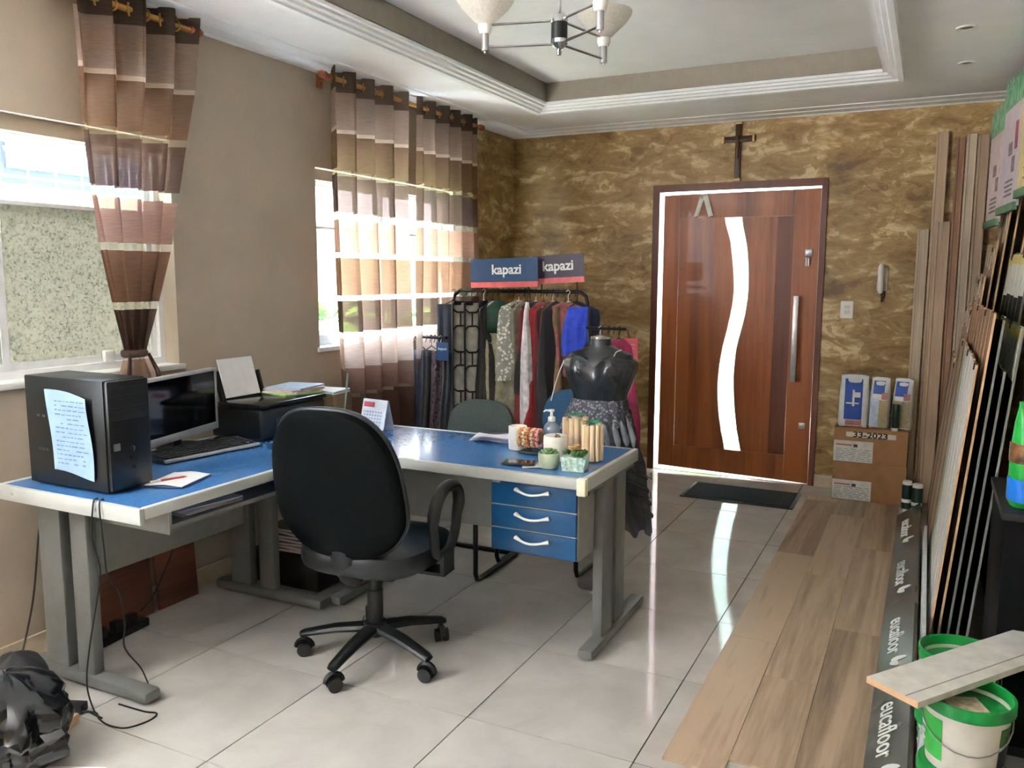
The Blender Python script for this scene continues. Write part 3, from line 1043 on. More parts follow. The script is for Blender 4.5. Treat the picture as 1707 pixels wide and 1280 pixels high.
cushion(B(), 0.265, 0.25, 0.40, 0.495, taper=-0.04, oy=0.02).obj('seat', VINYL, oc)
B().box(-0.16, 0.16, -0.14, 0.18, 0.375, 0.402, bev=0.01).obj('seat_plate', BLACK, oc)
# back: tall rounded pad, leaning back
BK = Matrix.Translation((0, -0.205, 0.475)) @ Matrix.Rotation(math.radians(12), 4, 'X')


def back_outline(s, inset=0.0):
    """closed outline: wide low, rounder above; s angle"""
    c, q = math.cos(s), math.sin(s)
    h = 0.285 - inset
    zz = 0.285 + math.copysign(abs(q) ** (2 / 2.7), q) * h
    wtop = 0.240
    wbot = 0.282
    k = zz / 0.57
    hw = (wbot + (wtop - wbot) * k) - inset - 0.03 * max(0, 0.25 - k) / 0.25
    return math.copysign(abs(c) ** (2 / 2.9), c) * hw, zz


n = 48
rings = []
for y, ins in ((0.052, 0.08), (0.05, 0.03), (0.04, 0.008), (0.022, 0.0), (0.0, 0.0), (-0.022, 0.006), (-0.034, 0.025), (-0.038, 0.08)):
    r = []
    for k in range(n):
        x, z = back_outline(2 * PI * k / n, ins)
        r.append(BK @ Vector((x, y - 0.25 * x * x * -1.2, z)))
    rings.append(r)
back = B().loops(rings).obj('backrest', FAB, oc)
edge = []
for k in range(n):
    x, z = back_outline(2 * PI * k / n, -0.002)
    edge.append(BK @ Vector((x, 0.012 + 0.3 * x * x, z)))
B().tube(edge, 0.009, 8, closed=True).obj('edge_piping', VINYL, back)
bel = B()
pts, rs = [], []
for k in range(17):
    s = k / 16
    pts.append((0.0, -0.16 - 0.07 * math.sin(PI * 0.6 * s), 0.365 + 0.17 * s))
    rs.append(0.05 if k % 2 else 0.043)
bel.tube(pts, rs, 14, flat=(1.0, 0.4))
bel.obj('bellows_cover', BLACK, oc, label='ribbed bellows behind the seat')
B().tube([(0.12, 0.0, 0.385), (0.24, 0.02, 0.38), (0.275, 0.02, 0.376)], [0.006, 0.006, 0.010], 8).obj('height_lever', BLACK, oc)
for s in (-1, 1):
    lp = []
    for k in range(24):
        t = 2 * PI * k / 24
        c, q = math.cos(t), math.sin(t)
        yy = math.copysign(abs(c) ** 0.8, c) * 0.11
        zz = 0.585 + math.copysign(abs(q) ** 0.85, q) * 0.135
        lp.append((s * (0.30 + 0.012 * q), 0.02 + yy * (1.0 if q > 0 else 0.86), zz))
    arm = B().tube(lp, [0.021 if math.sin(2 * PI * k / 24) > 0.2 else 0.017 for k in range(24)], 10, closed=True, flat=(1.0, 1.15)).obj('armrest', BLACK, oc)
    B().box(min(s * 0.15, s * 0.315), max(s * 0.15, s * 0.315), -0.03, 0.06, 0.382, 0.394).box(s * 0.306 - 0.008, s * 0.306 + 0.008, -0.03, 0.06, 0.384, 0.47).obj('arm_bracket', BLACK, arm, smooth=False)


# ================================================================== VISITOR CHAIRS
def visitor(loc, rz, label, fabric, btop):
    t = thing('visitor_chair', label, 'chair', loc, rz, group='cantilever visitor chairs')
    # local: front faces -y ; front legs y=-0.22
    w_ = 0.225
    b = B()
    r = 0.0125
    for s in (-1, 1):
        pts = [(s * w_, 0.24, r), (s * w_, -0.17, r), (s * w_, -0.205, 0.018), (s * w_, -0.22, 0.05), (s * w_, -0.22, 0.36), (s * w_, -0.205, 0.395), (s * w_, -0.17, 0.41),
               (s * w_ * 0.98, 0.19, 0.41), (s * w_ * 0.95, 0.225, 0.425), (s * w_ * 0.9, 0.24, 0.47), (s * 0.15, 0.27, 0.62)]
        b.tube(pts, r, 10)
    b.tube([(-w_, 0.24, r), (w_, 0.24, r)], r, 10)
    b.tube([(-w_, -0.12, 0.41), (w_, -0.12, 0.41)], r * 0.8, 8).tube([(-w_, 0.12, 0.41), (w_, 0.12, 0.41)], r * 0.8, 8)
    b.obj('tube_frame', BLACKM, t)
    cushion(B(), 0.225, 0.22, 0.422, 0.478, pw=3.5).obj('seat', fabric, t)
    K = Matrix.Translation((0, 0.262, btop - 0.30)) @ Matrix.Rotation(math.radians(-10), 4, 'X')
    rings = []
    for y, ins in ((-0.03, 0.06), (-0.027, 0.02), (-0.015, 0.003), (0.0, 0.0), (0.012, 0.004), (0.018, 0.02), (0.02, 0.06)):
        rg = []
        for k in range(36):
            a = 2 * PI * k / 36
            c, q = math.cos(a), math.sin(a)
            x = math.copysign(abs(c) ** (2 / 3.0), c) * (0.215 - ins)
            z = 0.145 + math.copysign(abs(q) ** (2 / 2.6), q) * (0.15 - ins)
            x *= 1 - 0.14 * (z / 0.3)
            rg.append(K @ Vector((x, y + 0.5 * x * x * -1, z)))
        rings.append(rg)
    bk = B().loops(rings).obj('backrest', fabric, t)
    return t


visitor((-2.13, 3.64, 0), math.radians(1), 'dark grey green visitor chair behind the main desk', mat('grey_green_fabric', (58, 70, 68), 0.7, var=0.1, scale=90), 0.835)
visitor((-1.70, 3.92, 0), math.radians(-2), 'blue visitor chair beside the dressed mannequin', mat('blue_fabric', (22, 74, 112), 0.7, var=0.1, scale=90), 0.885)

# ================================================================== ON THE SIDE DESK
ZD = 0.75
pc = thing('computer_tower', 'black desktop computer tower with a handwritten sheet on its side', 'computer', (-2.645, 1.935, ZD))
# local x -0.215..0.215 (front at +x), y -0.085..0.085, z 0..0.39
B().box(-0.215, 0.195, -0.085, 0.085, 0.006, 0.39, bev=0.004).obj('case', mat('black_case', (10, 13, 15), 0.4, var=0.12, scale=30), pc)
B().box(0.195, 0.215, -0.084, 0.084, 0.01, 0.388, bev=0.008).obj('front_panel', mat('case_front', (9, 11, 13), 0.35, var=0.1), pc)
for z in (0.27, 0.31, 0.35):
    B().box(0.214, 0.2165, -0.07, 0.07, z - 0.016, z + 0.016, bev=0.001).obj('drive_bay', mat('bay_cover', (24, 27, 30), 0.35), pc)
B().lathe([(0, 0), (0.011, 0), (0.011, 0.004), (0, 0.005)], 16).obj('power_button', CHROME, pc, loc=(0.216, 0.0, 0.150)).rotation_euler = (0, PI / 2, 0)
B().lathe([(0, 0), (0.006, 0), (0.006, 0.003), (0, 0.003)], 12).obj('reset_button', BLACK, pc, loc=(0.216, 0.0, 0.118)).rotation_euler = (0, PI / 2, 0)
B().lathe([(0, 0), (0.005, 0), (0.005, 0.003), (0, 0.003)], 12).obj('audio_jack', CHROME, pc, loc=(0.216, 0.005, 0.085)).rotation_euler = (0, PI / 2, 0)
B().box(0.215, 0.217, -0.07, -0.045, 0.15, 0.175).obj('case_badge', STEEL, pc, smooth=False)
for x, z in ((-0.15, 0.25), (-0.12, 0.25), (-0.15, 0.13), (-0.13, 0.13), (-0.11, 0.13)):
    B().box(x - 0.006, x + 0.006, -0.087, -0.085, z - 0.004, z + 0.004).obj('vent_slot', mat('dull_metal', (90, 96, 98), 0.5, metal=0.4), pc, smooth=False)
nt_ = thing('handwritten_sheet', 'curling pale blue handwritten sheet stuck on the computer tower side', 'paper', (-2.60, 1.8495, ZD + 0.05))
B().sheet(lambda u, v: (-0.105 + 0.20 * u + 0.008 * math.sin(5 * v) * (1 if u > 0.5 else 0.6), -0.003 - 0.014 * abs(u - 0.55) ** 2 * 4 * (0.5 + v), 0.005 + 0.285 * v + 0.012 * math.cos(3 * u)), 10, 10, 0.0008).obj('sheet', PAPERB, nt_)
random.seed(3)
hw = B()
for i in range(15):
    z = 0.262 - i * 0.0155
    x = -0.075
    while x < 0.065:
        L = random.uniform(0.008, 0.03)
        if random.random() > 0.18:
            hw.box(x, x + L, -0.0185, -0.018, z - 0.0012, z + 0.0016 + random.uniform(0, 0.002))
        x += L + 0.006
hw.obj('handwriting', mat('pen_ink', (96, 120, 160), 0.8), nt_, smooth=False)

mo = thing('monitor', 'black widescreen monitor with silver bezel behind the keyboard', 'monitor', (-2.845, 2.53, ZD), math.radians(13.5))
# local: screen faces +x ; width along y
H2, Z0, Z1 = 0.255, 0.045, 0.325
B().box(-0.03, 0.0, -H2, H2, Z0, Z1, bev=0.006).obj('housing', mat('silver_plastic', (170, 172, 174), 0.35, metal=0.3), mo)
fb = B().box(0.0, 0.008, -H2, H2, Z1 - 0.013, Z1, bev=0.002).box(0.0, 0.008, -H2, H2, Z0, Z0 + 0.032, bev=0.002)
fb.box(0.0, 0.008, -H2, -H2 + 0.014, Z0 + 0.03, Z1 - 0.012, bev=0.002).box(0.0, 0.008, H2 - 0.014, H2, Z0 + 0.03, Z1 - 0.012, bev=0.002)
fb.obj('bezel', MATS['silver_plastic'], mo)
B().box(0.0, 0.004, -H2 + 0.013, H2 - 0.013, Z0 + 0.031, Z1 - 0.012).obj('screen', mat('dark_screen', (8, 10, 16), 0.08, var=0.02), mo, smooth=False)
B().box(-0.055, -0.03, -0.03, 0.03, 0.012, 0.16, bev=0.006).obj('stand_neck', BLACK, mo)
cushion(B(), 0.075, 0.11, 0.0, 0.014, pw=2.2, ox=-0.025).obj('stand_base', BLACK, mo)
wa = thing('antenna', 'thin silver antenna rod standing in front of the monitor', 'antenna', (-2.70, 2.19, ZD))
B().lathe([(0, 0), (0.018, 0), (0.018, 0.008), (0.008, 0.016), (0, 0.016)], 16).obj('base', BLACK, wa)
B().cyl((0, 0, 0.014), (0, 0.002, 0.22), 0.002, 8).ball((0, 0.002, 0.222), 0.004, 1).obj('rod', CHROME, wa)

kb = thing('keyboard', 'black computer keyboard with silver front edge on the side desk', 'keyboard', (-2.70, 2.50, ZD), math.radians(-8))
B().prism([(-0.08, 0.004), (0.08, 0.002), (0.08, 0.014), (-0.08, 0.028)], 0.46, 'y', -0.23).obj('keyboard_body', BLACK, kb, smooth=False)
B().box(0.066, 0.084, -0.23, 0.23, 0.004, 0.016, bev=0.003).obj('front_edge', MATS['silver_plastic'], kb)
ky = B()
for r in range(6):
    for c in range(21):
        if c in (15, 18 - 0) and r in (0,):
            continue
        x = 0.055 - r * 0.0225
        y = -0.214 + c * 0.0206
        zt = 0.0165 + (0.066 - x) * 0.09
        ky.box(x - 0.0085, x + 0.0085, y - 0.0082, y + 0.0082, zt, zt + 0.006)
kk = ky.obj('keys', mat('key_caps', (40, 40, 42), 0.5, var=0.2, scale=80), kb, smooth=False)
kk['kind'] = 'stuff'

nb2 = thing('notebook', 'open white notebook with a pen beside the computer tower', 'notebook', (-2.40, 2.10, ZD), math.radians(18))
B().box(-0.075, 0.075, -0.10, 0.10, 0.0, 0.006, bev=0.001).obj('cover', mat('notebook_cover', (40, 60, 100), 0.5), nb2)
B().sheet(lambda u, v: (-0.072 + 0.144 * u, -0.097 + 0.194 * v, 0.008 + 0.006 * math.sin(PI * u) ** 2), 10, 4, 0.003).obj('pages', PAPER, nb2)
pen = thing('pen', 'red and white pen lying on the open notebook', 'pen', (-2.40, 2.06, ZD + 0.0165), math.radians(70))
B().tube([(-0.065, 0, 0), (-0.06, 0, 0), (0.05, 0, 0), (0.065, 0, 0)], [0.002, 0.004, 0.004, 0.001], 8).obj('barrel', mat('pen_red', (160, 60, 60), 0.4), pen)
B().tube([(-0.067, 0, 0), (-0.03, 0, 0)], 0.0046, 8).obj('cap', WHITE, pen)
ms = thing('computer_mouse', 'small silver and black mouse at the far end of the keyboard', 'mouse', (-2.53, 2.80, ZD), math.radians(20))
rings = []
for t in range(9):
    s = t / 8
    z = 0.032 * math.sin(s * PI / 2)
    k = math.sqrt(max(0.02, 1 - (z / 0.0335) ** 2))
    rings.append([(0.05 * k * math.cos(2 * PI * j / 20), 0.03 * k * math.sin(2 * PI * j / 20), z) for j in range(20)])
B().loops(rings).obj('mouse_shell', BLACK, ms)
B().box(0.012, 0.03, -0.004, 0.004, 0.026, 0.033, bev=0.002).obj('scroll_wheel', CHROME, ms)

# printer straddling the side desk and corner table
pr = thing('printer', 'black inkjet printer with plain sheets in its rear feeder', 'printer', (-2.80, 3.0, ZD))
# local x -0.16..0.18 front +x ; y -0.22..0.24
B().box(-0.15, 0.16, -0.215, 0.23, 0.0, 0.145, bev=0.016, seg=3).obj('printer_body', mat('printer_black', (18, 18, 19), 0.3, var=0.1), pr)
B().box(-0.10, 0.165, -0.22, 0.235, 0.147, 0.168, bev=0.008).obj('scanner_lid', mat('printer_gloss', (24, 24, 24), 0.15), pr)
B().box(0.155, 0.168, -0.12, 0.15, 0.035, 0.10, bev=0.004).obj('output_slot', mat('printer_slot', (70, 70, 72), 0.4), pr)
B().box(0.16, 0.25, -0.11, 0.14, 0.025, 0.033, bev=0.003).obj('output_tray', BLACK, pr)
TL = Matrix.Rotation(math.radians(-16), 4, 'Y')
sup = B()
sup.box(-0.145, -0.135, -0.175, 0.085, 0.13, 0.30, bev=0.003, tilt=TL)
sup.obj('paper_support', BLACK, pr)
for y in (-0.178, 0.088):
    B().box(-0.135, -0.112, y - 0.006, y + 0.006, 0.13, 0.285, bev=0.002, tilt=TL).obj('feed_guide', BLACK, pr)
ps = thing('printer_paper', 'white blank sheets standing in the rear feeder of the printer', 'paper', (-2.93, 2.955, ZD + 0.17), 0)
B().box(-0.003, 0.003, -0.115, 0.105, 0.0, 0.185, tilt=TL).obj('sheets', PAPER, ps, smooth=False)

# folders on the printer and a ruler
FC = [('pale green folder at the bottom of the pile on the printer', (150, 200, 90)), ('white document wallet in the pile on the printer', (222, 222, 214)), ('pink document wallet in the pile on the printer', (214, 170, 170)), ('pale blue folder on top of the pile on the printer', (170, 190, 214))]
z = ZD + 0.1685
for i, (lb, c) in enumerate(FC):
    t = thing('document_folder', lb, 'folder', (-2.79, 3.15 + 0.008 * i, z), math.radians((-14, 6, -5, 10)[i]), group='folders on the printer')
    B().box(-0.10, 0.10, -0.10, 0.13, 0.0, 0.002).box(-0.10, 0.10, -0.10, 0.125, 0.006, 0.008).box(-0.10, -0.098, -0.10, 0.13, 0.0, 0.008).obj('cover', mat('folder_%d' % i, c, 0.5), t, smooth=False)
    B().box(-0.095, 0.095, -0.097, 0.12, 0.002, 0.006).obj('sheets', PAPER, t, smooth=False)
    z += 0.0085
bx = thing('file_box', 'brown file box between printer and desk calendar', 'box', (-2.76, 3.355, ZD))
B().box(-0.13, 0.13, -0.075, 0.075, 0.0, 0.15, bev=0.003).obj('carton', mat('file_brown', (112, 92, 66), 0.7), bx)
for k in range(3):
    B().box(-0.12, 0.12, -0.07, 0.07, 0.151 + k * 0.006, 0.156 + k * 0.006, rz=math.radians((4, -3, 7)[k])).obj('papers', PAPER if k != 1 else PAPERB, bx, smooth=False)
ru = thing('ruler', 'clear plastic ruler standing upright behind the swivel chair', 'ruler', (-2.61, 3.33, ZD), rot=(0, math.radians(6), math.radians(25)))
B().box(-0.0015, 0.0015, -0.017, 0.017, 0, 0.26).obj('blade', mat_sheet('clear_plastic', (210, 220, 222), transp=0.45, transl=0.5, gloss=0.08), ru, smooth=False)
tk = B()
for k in range(40):
    tk.box(0.0016, 0.0019, 0.009 if k % 5 else 0.005, 0.0165, 0.01 + k * 0.006, 0.0108 + k * 0.006)
tk.obj('markings', INK, ru, smooth=False)

ca = thing('desk_calendar', 'standing desk calendar with red header beside the main desk edge', 'calendar', (-2.385, 3.30, ZD), math.radians(-8))
ang = math.radians(14)
for s in (-1, 1):
    B().box(-0.08, 0.08, -0.0012, 0.0012, -0.072, 0.072, tilt=Matrix.Translation((0, s * 0.02, 0.0)) @ Matrix.Rotation(s * ang, 4, 'X')).obj('card', mat('calendar_card', (206, 214, 226), 0.6), ca, loc=(0, 0, 0.073), smooth=False)
TI = Matrix.Translation((0, -0.0225, 0.073)) @ Matrix.Rotation(-ang, 4, 'X')
q = B()
q.box(-0.07, 0.0, -0.0005, 0.0005, 0.035, 0.06)
q.obj('header_print', mat('calendar_red', (176, 80, 96), 0.6), ca, smooth=False).matrix_local = TI
q = B()
random.seed(5)
for r in range(5):
    for c in range(7):
        q.box(-0.062 + c * 0.018, -0.053 + c * 0.018, -0.0005, 0.0005, -0.055 + r * 0.016, -0.049 + r * 0.016)
q.obj('date_print', mat('calendar_ink', (120, 150, 190), 0.6), ca, smooth=False).matrix_local = TI

# things on the keyboard shelf
f = tag(B().box(-0.12, 0.12, -0.16, 0.16, 0, 0.03, bev=0.004).obj('ring_binder', mat('binder_blue', (24, 62, 130), 0.45), loc=(-2.44, 2.72, 0.635)), 'dark blue ring binder on the shelf under the side desk', 'binder')
f = tag(B().box(-0.11, 0.11, -0.12, 0.12, 0, 0.012, bev=0.002).obj('document_folder', mat('folder_green', (36, 120, 84), 0.45), loc=(-2.43, 2.73, 0.666)), 'green folder lying on the blue binder under the side desk', 'folder')
t = thing('paper_stack', 'loose white papers on the near end of the under-desk shelf', 'paper', (-2.43, 2.20, 0.635))
for k in range(4):
    B().box(-0.10, 0.10, -0.14, 0.14, k * 0.005, k * 0.005 + 0.004, rz=math.radians((-3, 6, 2, -8)[k])).obj('sheets', PAPER, t, smooth=False)

# ================================================================== ON THE MAIN DESK
def dsk(name, label, cat, x, y, rz=0, group=None):
    return thing(name, label, cat, (x, y, ZD), rz, group)


t = dsk('loose_papers', 'crumpled white receipts on the far middle of the main desk', 'paper', -1.73, 3.28, 0.2)
random.seed(11)
for k in range(4):
    ph = random.uniform(0, 6)
    B().sheet(lambda u, v: (-0.10 + 0.2 * u + 0.01 * k, -0.05 + 0.10 * v - 0.012 * k, 0.004 + 0.008 * k + 0.005 * math.sin(6 * u + ph) * math.cos(4 * v + ph) + 0.005), 8, 6, 0.001).obj('sheet', mat('receipt_paper', (214, 212, 224), 0.7), t)
pn = dsk('pen', 'dark pen lying on the crumpled receipts', 'pen', -1.70, 3.29, 0.5)
pn.location.z += 0.043
B().tube([(-0.065, 0, 0), (-0.06, 0, 0), (0.05, 0, 0), (0.065, 0, 0)], [0.002, 0.004, 0.004, 0.001], 8).obj('barrel', BLACK, pn)

WAX = mat('candle_wax', (232, 230, 222), 0.35, var=0.03)
t = dsk('white_vase', 'tall white cylindrical holder beside the bracelets on the main desk', 'vase', -1.555, 3.18)
B().lathe([(0, 0), (0.038, 0), (0.040, 0.004), (0.040, 0.100), (0.037, 0.102), (0.035, 0.098), (0.035, 0.02), (0, 0.02)], 28).obj('body', WAX, t)
for k in range(6):
    B().ball((0.018 + 0.007 * (k % 3), -0.037 + 0.002 * k, 0.05 + 0.008 * k), 0.006, 1).obj('pearl', mat('pearl', (240, 236, 228), 0.2), t)

t = dsk('bracelet_stand', 'beaded orange and brown bracelets hung on a roll stand', 'bracelets', -1.475, 3.13)
B().cyl((-0.045, 0, 0.072), (0.055, 0, 0.072), 0.022, 16).obj('roll', mat('roll_cloth', (150, 120, 96), 0.8), t)
B().box(-0.04, 0.05, -0.03, 0.03, 0, 0.01, bev=0.003).cyl((0.005, 0, 0.01), (0.005, 0, 0.06), 0.008, 8).obj('stand', mat('dark_green_base', (40, 60, 56), 0.5), t)
BC = [(226, 178, 130), (190, 120, 84), (232, 206, 170), (200, 140, 90), (150, 84, 62), (230, 190, 150), (176, 90, 90), (206, 150, 150)]
random.seed(21)
for i in range(8):
    b = B()
    x = -0.042 + i * 0.0125
    for j in range(13):
        a = 2 * PI * j / 13 + i
        b.ball((x + random.uniform(-0.003, 0.003), 0.03 * math.cos(a), 0.066 + 0.036 * math.sin(a)), 0.0085, 1)
    b.obj('bracelet', mat('beads_%d' % i, BC[i], 0.35, var=0.3, scale=120), t)

t = dsk('soap_dispenser', 'clear pump bottle with white nozzle among the desk decorations', 'bottle', -1.42, 3.235)
CLB = mat_sheet('clear_bottle', (205, 215, 232), transp=0.62, transl=0.6, tint=(232, 240, 248), gloss=0.12)
B().lathe([(0, 0), (0.033, 0), (0.036, 0.006), (0.036, 0.088), (0.032, 0.104), (0.02, 0.118), (0.013, 0.122), (0.013, 0.13), (0, 0.13)], 28).obj('bottle', CLB, t)
B().lathe([(0, 0.004), (0.032, 0.004), (0.033, 0.05), (0, 0.05)], 24).obj('liquid', mat_sheet('clear_gel', (150, 160, 205), transp=0.55, transl=0.5, tint=(205, 210, 238)), t)
B().lathe([(0.016, 0.124), (0.016, 0.142), (0.007, 0.146), (0.006, 0.165), (0.012, 0.166), (0.012, 0.175), (0, 0.177), (0, 0.124)], 18).obj('pump', WHITE, t)
B().tube([(0, 0, 0.171), (-0.025, -0.01, 0.171), (-0.032, -0.013, 0.164)], [0.005, 0.004, 0.003], 8).obj('nozzle', WHITE, t)
B().cyl((0, 0, 0.01), (0, 0, 0.125), 0.0025, 8).obj('dip_tube', WHITE, t)

t = dsk('white_candle', 'thick white candle in the middle of the desk decorations', 'candle', -1.325, 3.06)
B().lathe([(0, 0), (0.046, 0), (0.048, 0.004), (0.049, 0.094), (0.046, 0.1), (0.04, 0.097), (0.0, 0.094)], 32).obj('wax', WAX, t)
B().cyl((0, 0, 0.092), (0.003, 0, 0.108), 0.0015, 6).obj('wick', BLACK, t)
B().ball((0.012, -0.02, 0.099), 0.008, 1, (1.2, 1, 0.5)).ball((0.022, -0.012, 0.099), 0.007, 1, (1, 1, 0.5)).ball((0.0, 0.02, 0.099), 0.008, 1, (1.3, 1, 0.5)).obj('pebbles', mat('brown_pebble', (120, 96, 60), 0.5), t)

POTW = mat('glazed_pot_white', (178, 192, 164), 0.3, var=0.08, scale=25)
SUCC = mat('succulent_green', (110, 148, 96), 0.5, var=0.25, scale=60)
MOSS = mat('moss_green', (58, 92, 46), 0.8, var=0.4, scale=90)


def succulent(par, x, y, z, r, mt, n=16):
    for i in range(n):
        a = i * 2.4
        el = 0.35 + 0.9 * (i / n)
        L = r * (1.0 - 0.4 * i / n)
        d = Vector((math.cos(a) * math.cos(el), math.sin(a) * math.cos(el), math.sin(el)))
        p0 = Vector((x, y, z))
        B().tube([p0, p0 + d * L * 0.5, p0 + d * L * 0.85, p0 + d * L], [r * 0.1, r * 0.24, r * 0.16, r * 0.02], 7, flat=(1, 0.55)).obj('leaf', mt, par)


t = dsk('succulent_pot', 'small round white pot with green succulent at the desk front edge', 'plant pot', -1.292, 2.92)
B().lathe([(0, 0), (0.034, 0), (0.041, 0.02), (0.043, 0.055), (0.041, 0.06), (0.038, 0.056), (0.036, 0.04), (0, 0.04)], 24).obj('pot', POTW, t)
succulent(t, 0, 0, 0.048, 0.045, SUCC)
t = dsk('planter_box', 'square pale planter with moss and golden stones at the desk corner', 'plant pot', -1.185, 2.93, 0.15)
B().prism([(-0.042, 0.0), (0.042, 0.0), (0.05, 0.055), (-0.05, 0.055)], 0.08, 'y', -0.04).obj('box', mat('decoupage_pot', (158, 184, 170), 0.35, var=0.3, scale=70), t, smooth=False)
random.seed(8)
for i in range(22):
    a, r_ = random.uniform(0, 2 * PI), random.uniform(0, 0.042)
    B().ball((r_ * math.cos(a), r_ * math.sin(a) * 0.8, 0.058 + random.uniform(0, 0.012)), random.uniform(0.009, 0.014), 1, jit=0.2).obj('moss_tuft', MOSS, t, smooth=False)
for i in range(9):
    a, r_ = random.uniform(0, 2 * PI), random.uniform(0, 0.03)
    B().ball((r_ * math.cos(a), r_ * math.sin(a) * 0.8 + 0.005, 0.078 + random.uniform(0, 0.018)), 0.011, 1, (1.4, 1, 0.5)).obj('stone', mat('golden_stone', (186, 140, 80), 0.5, var=0.2), t)

BAMB = wood('pale_bamboo', (176, 138, 100), (232, 208, 172), 'z', 0.5, 50, 9, 0.3)
for nm, x, y, h, r_, n in (('taller', -1.305, 3.225, 0.15, 0.044, 12), ('shorter', -1.185, 3.115, 0.145, 0.036, 10)):
    t = dsk('bamboo_vase', '%s vase of upright bamboo canes with green tips near the mannequin' % nm, 'vase', x, y)
    random.seed(int(h * 1000))
    for i in range(n):
        a = 2 * PI * i / n
        hh = h + random.uniform(-0.014, 0.006)
        B().cyl((r_ * math.cos(a), r_ * math.sin(a), 0.004), (r_ * math.cos(a), r_ * math.sin(a), hh), r_ * 0.27, 10).obj('cane', BAMB, t)
    B().cyl((0, 0, 0), (0, 0, 0.02), r_ * 0.9, 20).obj('base', BAMB, t)
    for i in range(6):
        a = i * 1.1
        c, s = math.cos(a), math.sin(a)
        bl = B()
        bl.sheet(lambda u, v: (c * 0.045 * u - s * 0.02 * (v - 0.5) * math.sin(PI * min(0.97, u + 0.06)), s * 0.045 * u + c * 0.02 * (v - 0.5) * math.sin(PI * min(0.97, u + 0.06)), h + 0.01 + 0.03 * u - 0.03 * u * u), 5, 2, 0.0008)
        bl.obj('leaf', mat('bright_leaf', (24, 150, 92), 0.45, var=0.2), t)
t = dsk('white_note', 'folded white note under the dark phone on the desk edge', 'paper', -1.345, 2.925, 0.5)
B().sheet(lambda u, v: (-0.06 + 0.12 * u, -0.045 + 0.09 * v, 0.001 + 0.002 * math.sin(PI * u)), 6, 2, 0.0008).obj('sheet', PAPER, t)
t = dsk('smartphone', 'dark smartphone lying on the desk front edge', 'phone', -1.415, 2.91, 0.25)
B().box(-0.068, 0.068, -0.034, 0.034, 0.004, 0.012, bev=0.003).obj('phone_body', mat('phone_body', (70, 72, 74), 0.3, metal=0.5), t)
B().box(-0.062, 0.062, -0.031, 0.031, 0.012, 0.0126).obj('screen', MATS['dark_screen'], t, smooth=False)

# ================================================================== CLOTHES RACK, GARMENTS, MANNEQUIN
RY = 4.72
rk = thing('clothes_rack', 'black tubular clothes rack with brand signs, in the corner by the curtains', 'clothes rack', (-2.28, RY, 0))
# local: top rail x -0.50..0.44 at z 1.40; lower side arms at z 1.10 / 1.19
r = 0.012
fr = B()
for s, xx in ((-1, -0.50), (1, 0.44)):
    fr.tube([(xx, 0, 0.04), (xx, 0, 1.33), (xx - s * 0.012, 0, 1.375), (xx - s * 0.05, 0, 1.40)], r, 10)
fr.tube([(-0.455, 0, 1.40), (0.395, 0, 1.40)], r, 10)
fr.obj('top_frame', BLACKM, rk)
for s, xx in ((-1, -0.50), (1, 0.44)):
    B().tube([(xx, -0.24, 0.02), (xx, 0.24, 0.02)], r * 1.2, 10).cyl((xx, 0, 0.02), (xx, 0, 0.06), r * 1.3, 10).obj('foot', BLACKM, rk)
B().tube([(-0.50, -0.02, 1.095), (-0.50, -0.14, 1.10), (-0.71, -0.14, 1.10)], 0.009, 8).obj('side_arm', BLACKM, rk)
B().tube([(0.44, -0.02, 1.185), (0.44, -0.10, 1.19), (0.72, -0.10, 1.19)], 0.009, 8).obj('side_arm', BLACKM, rk)
B().tube([(-0.50, 0, 0.25), (0.44, 0, 0.25)], 0.009, 8).obj('cross_bar', BLACKM, rk)
NAVY = mat('sign_navy', (32, 70, 116), 0.4, var=0.05)
NAVY2 = mat('sign_plum', (66, 58, 78), 0.4, var=0.08)
PINK = mat('sign_pink', (220, 104, 108), 0.4)
LETTER = mat('sign_letters', (238, 240, 240), 0.5)
for (x0, x1, y, z0, z1, m_, roll) in ((-0.345, 0.125, -0.04, 1.425, 1.605, NAVY, -1.3), (0.06, 0.40, 0.03, 1.452, 1.625, NAVY2, -3.0)):
    hw, hz_ = (x1 - x0) / 2, (z1 - z0) / 2
    TT = Matrix.Translation(((x0 + x1) / 2, y, (z0 + z1) / 2)) @ Matrix.Rotation(math.radians(roll), 4, 'Y')
    sgn = B().box(-hw, hw, -0.004, 0.004, -hz_, hz_).obj('sign_board', m_, rk, smooth=False)
    sgn.matrix_local = TT
    B().box(-hw, hw, -0.006, 0.0055, -hz_, -hz_ + 0.034).obj('sign_stripe', PINK, sgn, smooth=False)
    text_mesh('sign_lettering', 'kapazi', 0.085, LETTER, sgn, Matrix.Translation((0.02 if m_ is NAVY else 0.0, -0.0055, 0.018)) @ Matrix.Rotation(PI / 2, 4, 'X'), 0.001, 0.002)
    for xx in (-hw * 0.7, hw * 0.7):
        B().cyl((xx, 0.006, -hz_ - 0.05), (xx, 0.006, -hz_ + 0.05), 0.004, 6).obj('sign_post', BLACKM, sgn)


hook_me = B().tube([(0, 0.0, 0.013), (0, 0.012, 0.006), (0, 0.013, -0.008), (0, 0.0, -0.02), (0, -0.006, -0.035)], 0.003, 6).mesh('rail_hook', BLACK, True)
for k in range(22):
    link('rail_hook', hook_me, rk, (-0.44 + k * 0.038, 0, 1.403))
for k in range(6):
    link('rail_hook', hook_me, rk, (-0.69 + k * 0.032, -0.14, 1.103))
    link('rail_hook', hook_me, rk, (0.50 + k * 0.036, -0.10, 1.193))


